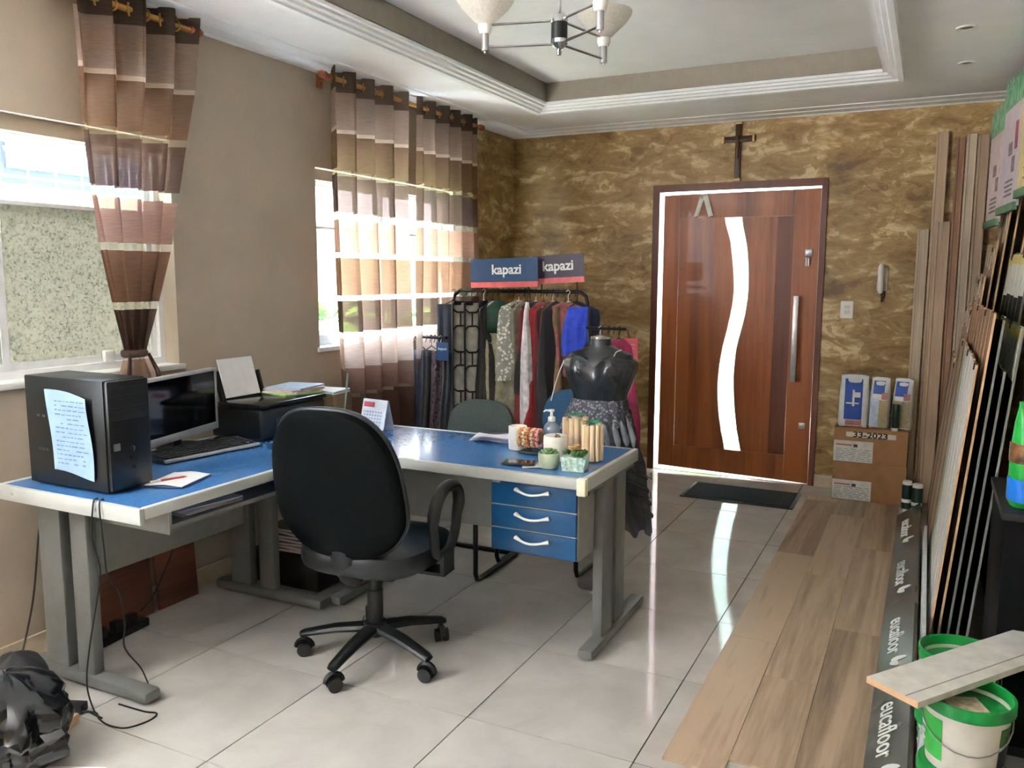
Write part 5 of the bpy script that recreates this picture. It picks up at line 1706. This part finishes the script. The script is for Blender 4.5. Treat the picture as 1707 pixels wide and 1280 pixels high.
PLIN = mat('plinth_grey', (74, 78, 72), 0.25, var=0.06, scale=8, spec=0.6)
WHT = mat('plinth_lettering', (222, 226, 222), 0.5)
words = ['farthest, beside the green bottles', 'second from the far end', 'in the middle of the row', 'just under the white board', 'nearest the camera']
for i, (y1, y0) in enumerate(((5.62, 4.815), (4.81, 3.985), (3.98, 3.205), (3.20, 2.405), (2.40, 1.6))):
    t = thing('display_plinth', 'dark grey sloping display plinth with white lettering, %s' % words[i], 'display', (0, (y0 + y1) / 2, 0), group='lettered display plinths')
    h = (y1 - y0) / 2
    B().prism([(-0.092, 0.0), (-0.092, 0.010), (0.026, 0.105), (0.034, 0.105), (0.034, 0.0)], 2 * h, 'y', -h).obj('plinth', PLIN, t, smooth=False)
    sl = math.atan2(0.095, 0.118)
    # text runs toward -y, tops up the slope
    ex = Vector((0, -1, 0))
    ey = Vector((math.cos(sl), 0, math.sin(sl)))
    ez = ex.cross(ey)
    MT = Matrix((ex, ey, ez)).transposed().to_4x4()
    MT.translation = Vector((-0.036, -0.02, 0.0552)) + ez * 0.0012
    text_mesh('lettering', 'eucafloor', 0.098, WHT, t, MT, 0.0008, 0.0006)
    lfm = B()
    for (cx, cy, L, a) in ((0.262, 0.045, 0.075, 1.1), (0.292, 0.028, 0.065, 0.5)):
        pts = []
        for k in range(12):
            q = 2 * PI * k / 12
            u, v = math.cos(q) * L * 0.5, math.sin(q) * L * 0.22 * (1 - 0.35 * math.cos(q))
            pts.append((cx + u * math.cos(a) - v * math.sin(a), cy - 0.02 + u * math.sin(a) + v * math.cos(a)))
        lfm.prism(pts, 0.0012, 'z', 0)
    lo = lfm.obj('leaf_emblem', WHT, t, smooth=False)
    lo.data.transform(MT)

ws = tag(B().box(-0.006, 0.006, -1.15, 1.15, 0.0, 0.17, tilt=Matrix.Rotation(A(4), 4, 'Y')).obj('white_skirting', mat('white_mdf', (216, 220, 222), 0.4), loc=(0.056, 3.72, 0.0)), 'long white skirting strip standing behind the grey plinths', 'skirting')

# leaning mouldings against the back wall
mould = [(-0.088, -0.018, 1.80, BOARDG, 'short pale grey moulding, leftmost of those leaning on the gold wall'),
         (-0.012, 0.060, 2.42, BOARDW, 'tall narrow brown grey moulding leaning on the gold wall, standing apart above the rest'),
         (0.02, 0.102, 1.845, BOARDW, 'short brown grey moulding leaning in front of the tall narrow one'),
         (0.106, 0.158, 2.375, BOARDB, 'tall warm brown moulding, left of the right-hand three'),
         (0.162, 0.222, 2.395, BOARDG, 'tall pale ash moulding, middle of the right-hand three'),
         (0.226, 0.292, 2.385, BOARDW, 'tall grey oak moulding, rightmost beside the header boards')]
for i, (x0, x1, zt, m_, lb) in enumerate(mould):
    w_ = x1 - x0
    front = 0.028 if i == 2 else 0.0
    ybot, ytop = 6.07 - front, 6.185 - front
    L = math.hypot(ytop - ybot, zt)
    ang = math.atan2(ytop - ybot, zt)
    t = thing('wood_moulding', lb, 'moulding', (x0 + w_ / 2, ybot, 0.006), rot=(-ang, 0, 0), group='mouldings leaning on the back wall')
    pr_ = [(-w_ / 2, 0.008), (-w_ / 2, -0.004), (-w_ / 2 + 0.012, -0.010), (-w_ / 2 + 0.016, -0.006), (w_ / 2 - 0.012, -0.006), (w_ / 2 - 0.004, -0.010), (w_ / 2, -0.004), (w_ / 2, 0.008)]
    B().prism(pr_, L, 'z', 0).obj('moulding_profile', m_, t, smooth=False)

# display rack of leaning floor samples along the right wall
rk2 = thing('sample_rack', 'black floor sample rack along the right wall', 'rack', (0.56, 5.15, 0))
fr = B()
fr.box(-0.225, 0.235, -1.60, -1.575, 0.0, 1.42).box(0.205, 0.235, -1.575, 1.0, 0.0, 1.75)
fr.obj('rack_panel', mat('rack_black', (5, 5, 6), 0.8, spec=0.15), rk2, smooth=False)
B().box(-0.24, 0.205, -1.575, 1.0, 0.0, 0.012).obj('rack_base', MATS['rack_black'], rk2, smooth=False)
for y in (-1.54, -0.3, 0.98):
    B().box(0.17, 0.2, y - 0.02, y + 0.02, 0.012, 2.45).obj('upright', BLACKM, rk2, smooth=False)
for z in (0.75, 1.35):
    B().box(0.18, 0.2, -1.5, 0.96, z, z + 0.03).obj('crossbar', BLACKM, rk2, smooth=False)
LABY = mat('label_yellow', (214, 196, 120), 0.5)
LABW = mat('label_white', (214, 214, 206), 0.5)
EDGE = mat('board_core', (196, 160, 124), 0.7)
EDGEG = mat('board_core_grey', (120, 118, 112), 0.6)
PALEG = mat('pale_green_board', (150, 172, 150), 0.5)
WHITEB = mat('white_board', (206, 208, 204), 0.45)
tiers = [  # xb, heights bay A, heights bay B
    (0.078, 1.00, 1.16), (0.108, 1.32, 1.35), (0.140, 1.49, 1.32), (0.172, 1.67, 1.14), (0.206, 1.88, 1.30), (0.244, 1.95, 1.60), (0.290, 2.0, 1.80)]
LEAN = 0.088
random.seed(4)
tone = ['warm walnut', 'grey oak', 'pale ash', 'dusty oak']
tm = [BOARDB, BOARDW, BOARDG, BOARDW]
ordn = ['front', 'second', 'third', 'fourth', 'fifth', 'sixth', 'rearmost']
for k, (xb, ha, hb) in enumerate(tiers):
    for j in range(-3, 9):
        yc = 4.29 + j * 0.208
        bayA = j >= 5
        if k == 6 and not bayA or (j < 0 and k == 5):
            continue
        h = ha if bayA else hb
        h += (-0.02, 0.0, 0.015)[(j + k) % 3] * (1 if bayA else 0.3)
        pos = ('fourth from the counter', 'fifth from the counter', 'sixth from the counter', 'seventh from the counter', 'middle', 'fourth farthest', 'third farthest', 'second farthest', 'farthest')[j] if j >= 0 else ('nearest to the counter', 'second from the counter', 'third from the counter')[j + 3]
        if bayA:
            ti = (j * 2 + k) % 4
            m_, nm_ = tm[ti], tone[ti]
        elif k == 0:
            m_, nm_ = ((WHITEB, 'white'), (PALEG, 'pale green'), (BOARDB, 'warm walnut'), (BOARDW, 'grey oak'), (BOARDB, 'warm walnut'))[j if j >= 0 else 0]
        elif k == 1:
            m_, nm_ = (BOARDB, 'warm walnut')
        else:
            m_, nm_ = (BOARDD, 'shadow-black')  # near bays coloured black to stand for shadow between the tiers
        t = thing('floor_sample', '%s floor sample board leaning in the rack, %s tier, %s board' % (nm_, ordn[k], pos), 'board', (xb, yc, 0.013), rot=(0, math.atan(LEAN), 0), group='floor samples in the rack')
        B().box(-0.004, 0.004, -0.1, 0.1, 0.0, h).obj('board', m_, t, smooth=False)
        B().box(-0.0042, 0.0042, -0.1012, -0.0995, 0.0, h).box(-0.0042, 0.0042, -0.1, 0.1, h, h + 0.0025).obj('edge', EDGE if (bayA or k < 2) else EDGEG, t, smooth=False)
        if k > 0 and not (k == 1 and not bayA):
            if bayA:
                B().box(-0.0048, -0.004, -0.03, -0.012, h - 0.12, h - 0.04).box(-0.0048, -0.004, 0.01, 0.028, h - 0.12, h - 0.04).obj('label', LABW, t, smooth=False)
            elif k in (4, 5):
                B().box(-0.0048, -0.004, -0.095, 0.095, h - 0.05, h - 0.002).obj('label', LABY, t, smooth=False, label='yellow label band')
                B().box(-0.0048, -0.004, -0.095, 0.095, h - 0.20, h - 0.05).obj('label', LABW, t, smooth=False, label='white label')
        if (j + k) % 3 == 0:
            B().box(-0.009, 0.006, -0.06, -0.048, h - 0.02, h + 0.006).obj('clip', BLACK, t, smooth=False)

HP = [mat('header_pink', (216, 198, 200), 0.5, var=0.05), mat('header_lilac', (208, 196, 208), 0.5, var=0.05), mat('header_cream', (222, 204, 150), 0.5, var=0.06)]
HG = mat('header_green', (110, 160, 124), 0.5, var=0.3, scale=14)
HDK = mat('header_photo', (132, 110, 112), 0.5, var=0.3, scale=20)
HRD = mat('header_rose', (156, 66, 84), 0.5, var=0.2, scale=20)
for i, (xa, ya, xb_, yb_, z0, z1, lb) in enumerate(((0.285, 5.80, 0.325, 5.38, 1.80, 2.43, 'pinkish header board with green top, farthest above the sample rack'),
                                                    (0.322, 5.36, 0.368, 4.90, 1.85, 2.50, 'lilac header board with a rose picture, middle above the sample rack'),
                                                    (0.366, 4.88, 0.415, 4.42, 1.90, 2.54, 'cream header board, nearest above the sample rack'))):
    L = math.hypot(xb_ - xa, yb_ - ya)
    rz = math.atan2(xa - xb_, ya - yb_)   # turn about z so local y follows the board
    t = thing('header_board', lb, 'sign', ((xa + xb_) / 2, (ya + yb_) / 2, z0), -rz, group='header boards above the rack')
    h = z1 - z0
    B().box(-0.006, 0.006, -L / 2, L / 2, 0, h).obj('panel', HP[i], t, smooth=False)
    B().box(-0.02, 0.0, -L / 2, L / 2, -0.02, 0.02).obj('bottom_ledge', mat('ledge_green', (96, 136, 104), 0.5), t, smooth=False)
    n = 7
    pk = B()
    for q in range(n):
        y0 = -L / 2 + L * q / n
        pk.prism([(y0 + 0.004, h - 0.13), (y0 + L / n - 0.004, h - 0.13), (y0 + L / n - 0.006, h - 0.01), (y0 + L / n / 2, h + 0.03), (y0 + 0.006, h - 0.01)], 0.003, 'x', -0.0095)
    pk.obj('leaf_border', HG, t, smooth=False, label='green leaf border')
    B().box(-0.0085, -0.006, -0.04, 0.05, h * 0.42, h * 0.52).box(-0.0085, -0.006, -0.12, -0.05, h * 0.28, h * 0.40).obj('photo_print', HDK, t, smooth=False)
    B().box(-0.0085, -0.006, -0.16, -0.10, h * 0.45, h * 0.66).obj('rose_print', HRD if i == 1 else HP[i], t, smooth=False)
    pl = B()
    for q in range(4):
        pl.box(-0.0085, -0.006, -0.10, 0.1 - 0.02 * (q % 2), h * 0.1 + q * 0.024, h * 0.1 + q * 0.024 + 0.01)
    pl.obj('print_lines', mat('header_ink', (120, 116, 120), 0.5), t, smooth=False)
    B().cyl((0.006, 0, h * 0.3), (0.75 - (xa + xb_) / 2, 0, h * 0.3), 0.008, 8).obj('support', BLACKM, t)

# counter block and coloured bag at the right edge of view
st = thing('black_counter', 'black display counter at the right edge beside the sample rack', 'counter', (0.55, 3.12, 0))
B().box(-0.30, 0.24, -0.25, 0.25, 0.04, 0.76, bev=0.004).obj('carcass', MATS['rack_black'], st)
B().box(-0.31, 0.245, -0.26, 0.26, 0.76, 0.785, bev=0.004).obj('counter_top', BLACK, st)
B().box(-0.27, 0.22, -0.23, 0.23, 0.0, 0.04).obj('kick_plate', BLACK, st, smooth=False)
gb = thing('product_bag', 'green and blue product bag on the black counter at the right edge', 'bag', (0.335, 2.98, 0.785), A(20))
rings = []
for s, kw, kd in ((0, 0.9, 0.7), (0.05, 1, 1), (0.5, 1.0, 1.0), (0.8, 0.95, 0.7), (0.95, 0.9, 0.2), (1.0, 0.92, 0.08)):
    rings.append([(math.copysign(abs(math.cos(a)) ** 0.5, math.cos(a)) * 0.075 * kw, math.copysign(abs(math.sin(a)) ** 0.6, math.sin(a)) * 0.05 * kd, 0.33 * s) for a in [2 * PI * k / 24 for k in range(24)]])
B().loops(rings).obj('bag_body', mat('bag_green', (40, 170, 70), 0.35, var=0.08), gb)
B().loops([[(x * 1.02, y * 1.03, z) for x, y, z in [(math.copysign(abs(math.cos(a)) ** 0.5, math.cos(a)) * 0.0755, math.copysign(abs(math.sin(a)) ** 0.6, math.sin(a)) * 0.0505, zz) for a in [2 * PI * k / 24 for k in range(24)]]] for zz in (0.02, 0.09)]).obj('blue_band', mat('bag_blue', (30, 120, 220), 0.35), gb)
B().loops([[(x * 1.02, y * 1.03, z) for x, y, z in [(math.copysign(abs(math.cos(a)) ** 0.5, math.cos(a)) * 0.0755, math.copysign(abs(math.sin(a)) ** 0.6, math.sin(a)) * 0.0505, zz) for a in [2 * PI * k / 24 for k in range(24)]]] for zz in (0.14, 0.2)]).obj('picture_band', mat('bag_picture', (120, 84, 56), 0.4, var=0.4, scale=30), gb)

# buckets
BG = mat('bucket_green', (22, 136, 62), 0.28, var=0.06)
BGL = mat('bucket_label_green', (54, 176, 74), 0.3, var=0.08)
BW = mat('bucket_white', (214, 212, 200), 0.32, var=0.03)


def bucket(x, y, z, label, open_top, rz):
    t = thing('putty_bucket', label, 'bucket', (x, y, z), rz, group='green and white buckets')
    H = 0.2
    if open_top:
        prof = [(0, 0.0), (0.088, 0.0), (0.092, 0.004), (0.103, H - 0.045), (0.103, H - 0.03), (0.108, H - 0.03), (0.108, H - 0.034), (0.100, H - 0.034), (0.090, 0.01), (0, 0.01)]
    else:
        prof = [(0, 0.0), (0.088, 0.0), (0.092, 0.004), (0.103, H - 0.045), (0.103, H - 0.03), (0.108, H - 0.03), (0.108, H - 0.034), (0, H - 0.034)]
    B().lathe(prof, 40).obj('bucket_wall', BW, t)
    if open_top:
        B().lathe([(0.1085, H - 0.034), (0.114, H - 0.032), (0.114, H - 0.002), (0.110, H), (0.106, H - 0.002), (0.104, H - 0.03), (0.103, H - 0.04), (0.1, H - 0.04)], 40).obj('rim', BG, t)
        B().lathe([(0, H - 0.045), (0.098, H - 0.045), (0.100, H - 0.04), (0.0, H - 0.04)], 32).obj('lid_inset', BG, t)
        B().box(-0.05, 0.04, -0.045, 0.035, H - 0.039, H - 0.033, rz=0.4).obj('booklet', mat('bucket_booklet', (176, 164, 140), 0.6, var=0.25, scale=40), t, smooth=False)
    else:
        B().lathe([(0.1085, H - 0.034), (0.113, H - 0.032), (0.113, H - 0.012), (0.108, H - 0.005), (0.1, H - 0.004), (0.098, H - 0.002), (0, H - 0.002)], 40).obj('lid', BG, t)
    for a0, a1, z0, z1, m_ in ((2.4, 4.1, 0.03, 0.145, BGL), (5.55, 6.7, 0.095, 0.145, MATS.get('moss_green')), (5.55, 6.7, 0.03, 0.09, BLACK)):
        B().sheet(lambda u, v: ((0.0925 + 0.0105 * (z0 + (z1 - z0) * v) / 0.155 + 0.0012) * math.cos(a0 + (a1 - a0) * u), (0.0925 + 0.0105 * (z0 + (z1 - z0) * v) / 0.155 + 0.0012) * math.sin(a0 + (a1 - a0) * u), z0 + (z1 - z0) * v), 14, 2, 0.0006).obj('label', m_, t)
    for q in range(3):
        B().sheet(lambda u, v: ((0.1015 + 0.001 * q) * math.cos(3.0 + 0.5 * u), (0.1015 + 0.001 * q) * math.sin(3.0 + 0.5 * u), 0.06 + 0.02 * q + 0.008 * v), 6, 1, 0.0006).obj('print_line', WHITE, t)
    hd = [(0.106 * math.cos(a), 0.106 * math.sin(a) if abs(math.sin(a)) > 0.3 else 0.106 * math.sin(a), 0.145 - 0.07 * math.sin(a)) for a in [PI * k / 12 for k in range(13)]]
    B().tube([(p[0] * 1.02, -p[1] * 1.04, p[2]) for p in hd], 0.002, 6).obj('wire_handle', STEEL, t)
    return t


bucket(0.150, 2.69, 0.0, 'lower green bucket under the far open one', False, 0.3)
bucket(0.158, 2.41, 0.0, 'lower green bucket under the near open one', False, 0.9)
bucket(0.150, 2.69, 0.199, 'open green rimmed bucket behind the white board', True, 0.2)
bucket(0.158, 2.41, 0.199, 'open green and white bucket in front of the white board', True, 0.0)
wbz = 0.4
bd = thing('white_board', 'white grooved skirting board lying across the green buckets', 'board', (-0.024, 2.296, 0.4005), math.atan2(0.555, 0.40))
B().box(0.0, 0.85, -0.078, 0.078, 0.0, 0.017).obj('board', mat('white_skirting', (214, 214, 206), 0.35), bd, smooth=False)
B().box(0.0005, 0.85, -0.042, -0.038, 0.0165, 0.0175).obj('groove_shade', mat('groove_shadow_line', (150, 148, 140), 0.6), bd, smooth=False)  # shade of the groove painted as a thin grey strip on the board
B().box(-0.0015, 0.0, -0.078, 0.078, 0.0, 0.0165).obj('raw_end', EDGE, bd, smooth=False)

# ================================================================== FLOOR CLUTTER AT LEFT
BAGM = mat('black_bin_liner', (14, 15, 16), 0.18, var=0.2, scale=12, spec=0.7)


def lumpy(b, rx, ry, h, seed, n=40, m_=18, amp=0.18, knot=False):
    from mathutils import noise as mn
    rings = []
    for k in range(m_ + 1):
        s = k / m_
        prof = math.sin(PI * min(1, 0.12 + 0.88 * s)) ** 0.55 if not knot else interp([(0, 0.8), (0.15, 1.0), (0.5, 0.95), (0.75, 0.6), (0.9, 0.16), (1.0, 0.3)], s)
        if k == m_ and not knot:
            prof = 0.05
        r_ = []
        for j in range(n):
            a = 2 * PI * j / n
            p = Vector((math.cos(a) * 2.2, math.sin(a) * 2.2, s * 3 + seed))
            d = 1 + amp * mn.noise(p) + amp * 0.7 * abs(mn.noise(p * 2.7)) + 0.3 * amp * mn.noise(p * 6)
            r_.append((rx * prof * d * math.cos(a), ry * prof * d * math.sin(a), h * s * (1 + 0.05 * mn.noise(p))))
        rings.append(r_)
    return b.loops(rings)


t = thing('bin_bag', 'shiny black plastic bag in the bottom left corner', 'bag', (-2.43, 1.45, 0))
lumpy(B(), 0.155, 0.16, 0.30, 2.0, 44, 18, 0.34).obj('plastic', BAGM, t, smooth=True)
t = thing('black_backpack', 'dark bundle on the floor behind the plastic bag', 'bag', (-2.73, 1.66, 0))
lumpy(B(), 0.10, 0.11, 0.21, 9.0, 30, 14, 0.15).obj('fabric', mat('dark_cloth', (20, 20, 24), 0.7), t, smooth='all')
tag(B().sheet(lambda u, v: (-0.10 + 0.2 * u, -0.07 + 0.14 * v, 0.001 + 0.004 * u), 4, 4, 0.001).obj('floor_paper', PAPER, loc=(-2.22, 1.46, 0)), 'white sheet on the floor in front of the plastic bag', 'paper').rotation_euler = (0, 0, 0.4)
t = thing('power_adapter', 'black power adapter lying beside the plastic bag', 'adapter', (-2.545, 1.742, 0), 0.4)
B().box(-0.035, 0.035, -0.022, 0.022, 0.0, 0.032, bev=0.004).obj('adapter_case', BLACK, t)
B().box(0.0, 0.004, -0.024, -0.0215, 0.022, 0.026).obj('pilot_light', mat('pilot', (200, 220, 90), 0.4), t, smooth=False)
t = thing('wood_block', 'small pale wood block by the power adapter', 'block', (-2.487, 1.672, 0), 0.3)
B().box(-0.027, 0.027, -0.025, 0.025, 0.0, 0.034, bev=0.003).obj('block', EDGE, t)


def cable(label, pts, r_=0.003):
    # smooth through the points
    P = [Vector(p) for p in pts]
    out = []
    for i in range(len(P) - 1):
        p0, p1, p2, p3 = P[max(i - 1, 0)], P[i], P[i + 1], P[min(i + 2, len(P) - 1)]
        for k in range(6):
            s = k / 6
            out.append(0.5 * (2 * p1 + (p2 - p0) * s + (2 * p0 - 5 * p1 + 4 * p2 - p3) * s * s + (3 * p1 - p0 - 3 * p2 + p3) * s ** 3))
    out.append(P[-1])
    o = P[0].copy()
    return tag(B().tube([p - o for p in out], r_, 6).obj('cable', CABLE, loc=o), label, 'cable')


cable('black cable hanging down the wall beside the side desk', [(-3.05, 2.02, 0.72), (-3.052, 2.01, 0.617), (-3.055, 1.986, 0.466), (-3.05, 1.945, 0.237), (-3.03, 1.87, 0.035), (-2.95, 1.80, 0.004), (-2.85, 1.72, 0.004)], 0.004)
cable('thin black cable hanging over the front of the side desk, left of two', [(-2.44, 1.80, 0.754), (-2.42, 1.768, 0.745), (-2.43, 1.764, 0.624), (-2.40, 1.764, 0.522), (-2.43, 1.764, 0.40), (-2.475, 1.76, 0.235), (-2.50, 1.76, 0.10), (-2.47, 1.76, 0.012), (-2.42, 1.75, 0.004), (-2.50, 1.755, 0.008)])
cable('thin black cable hanging over the front of the side desk, right of two', [(-2.41, 1.80, 0.754), (-2.39, 1.768, 0.745), (-2.375, 1.764, 0.60), (-2.365, 1.764, 0.51), (-2.36, 1.80, 0.44), (-2.42, 1.86, 0.30), (-2.52, 1.93, 0.16), (-2.51, 1.985, 0.06), (-2.45, 1.97, 0.01), (-2.40, 1.955, 0.004)])
cable('black cable looping over the tiles before the desk foot', [(-2.52, 1.73, 0.014), (-2.47, 1.765, 0.004), (-2.43, 1.745, 0.004), (-2.36, 1.73, 0.004), (-2.295, 1.745, 0.004), (-2.265, 1.81, 0.004), (-2.28, 1.855, 0.004), (-2.33, 1.845, 0.004), (-2.45, 1.84, 0.004)])
cable('pale grey cable behind the desk panel', [(-2.96, 2.55, 0.42), (-2.95, 2.54, 0.30), (-2.96, 2.48, 0.18), (-2.965, 2.42, 0.09), (-2.97, 2.36, 0.05)])
for i, (y, w_, h, lb, m_) in enumerate(((2.27, 0.38, 0.42, 'red brown board leaning on the wall under the side desk, nearer', BOARDB), (2.60, 0.22, 0.44, 'red brown board leaning on the wall under the side desk, farther', wood('sample_cherry', (82, 44, 30), (124, 74, 52), 'y', 0.5)))):
    tag(B().box(-0.006, 0.006, -w_ / 2, w_ / 2, 0, h, tilt=Matrix.Rotation(A(-4), 4, 'Y')).obj('wood_board', MATS['sample_cherry'] if 'sample_cherry' in MATS else m_, loc=(-3.02, y, 0.087 if False else 0.002), smooth=False), lb, 'board')
t = thing('power_strip', 'dark power strip with plugs under the side desk', 'power strip', (-2.93, 2.22, 0), 0.1)
B().box(-0.03, 0.03, -0.14, 0.14, 0, 0.035, bev=0.005).obj('strip', BLACK, t)
for k in range(3):
    B().box(-0.018, 0.018, -0.11 + k * 0.08, -0.07 + k * 0.08, 0.035, 0.075, bev=0.004).obj('plug', BLACK if k % 2 else CABLE, t)
bxk = thing('storage_box', 'black storage box under the corner table', 'box', (-2.70, 3.10, 0))
B().box(-0.2, 0.2, -0.13, 0.13, 0, 0.15, bev=0.012).obj('tub', BLACK, bxk)
B().box(-0.21, 0.21, -0.14, 0.14, 0.15, 0.165, bev=0.005).obj('lid', BLACK, bxk)
MC = [('red', (150, 44, 48)), ('white', (196, 190, 180)), ('dark red', (120, 30, 36)), ('grey', (110, 110, 112)), ('black', (30, 30, 34)), ('wine', (130, 50, 56)), ('charcoal', (46, 46, 52))]
z = 0.166
for i, (nm, c) in enumerate(MC):
    t = thing('magazine', '%s covered magazine in the stack on the storage box, number %s from the bottom' % (nm, ('one', 'two', 'three', 'four', 'five', 'six', 'seven')[i]), 'magazine', (-2.69 + 0.01 * (i % 3), 3.09, z), A((3, -5, 8, -2, 5, -8, 2)[i]), group='magazines on the storage box')
    B().box(-0.14, 0.14, -0.1, 0.1, 0, 0.002).box(-0.14, 0.14, -0.1, 0.1, 0.014, 0.016).box(-0.14, -0.138, -0.1, 0.1, 0.002, 0.014).obj('cover', mat('mag_%d' % i, c, 0.4), t, smooth=False)
    B().box(-0.138, 0.137, -0.098, 0.098, 0.002, 0.014).obj('pages', PAPER, t, smooth=False)
    z += 0.0165
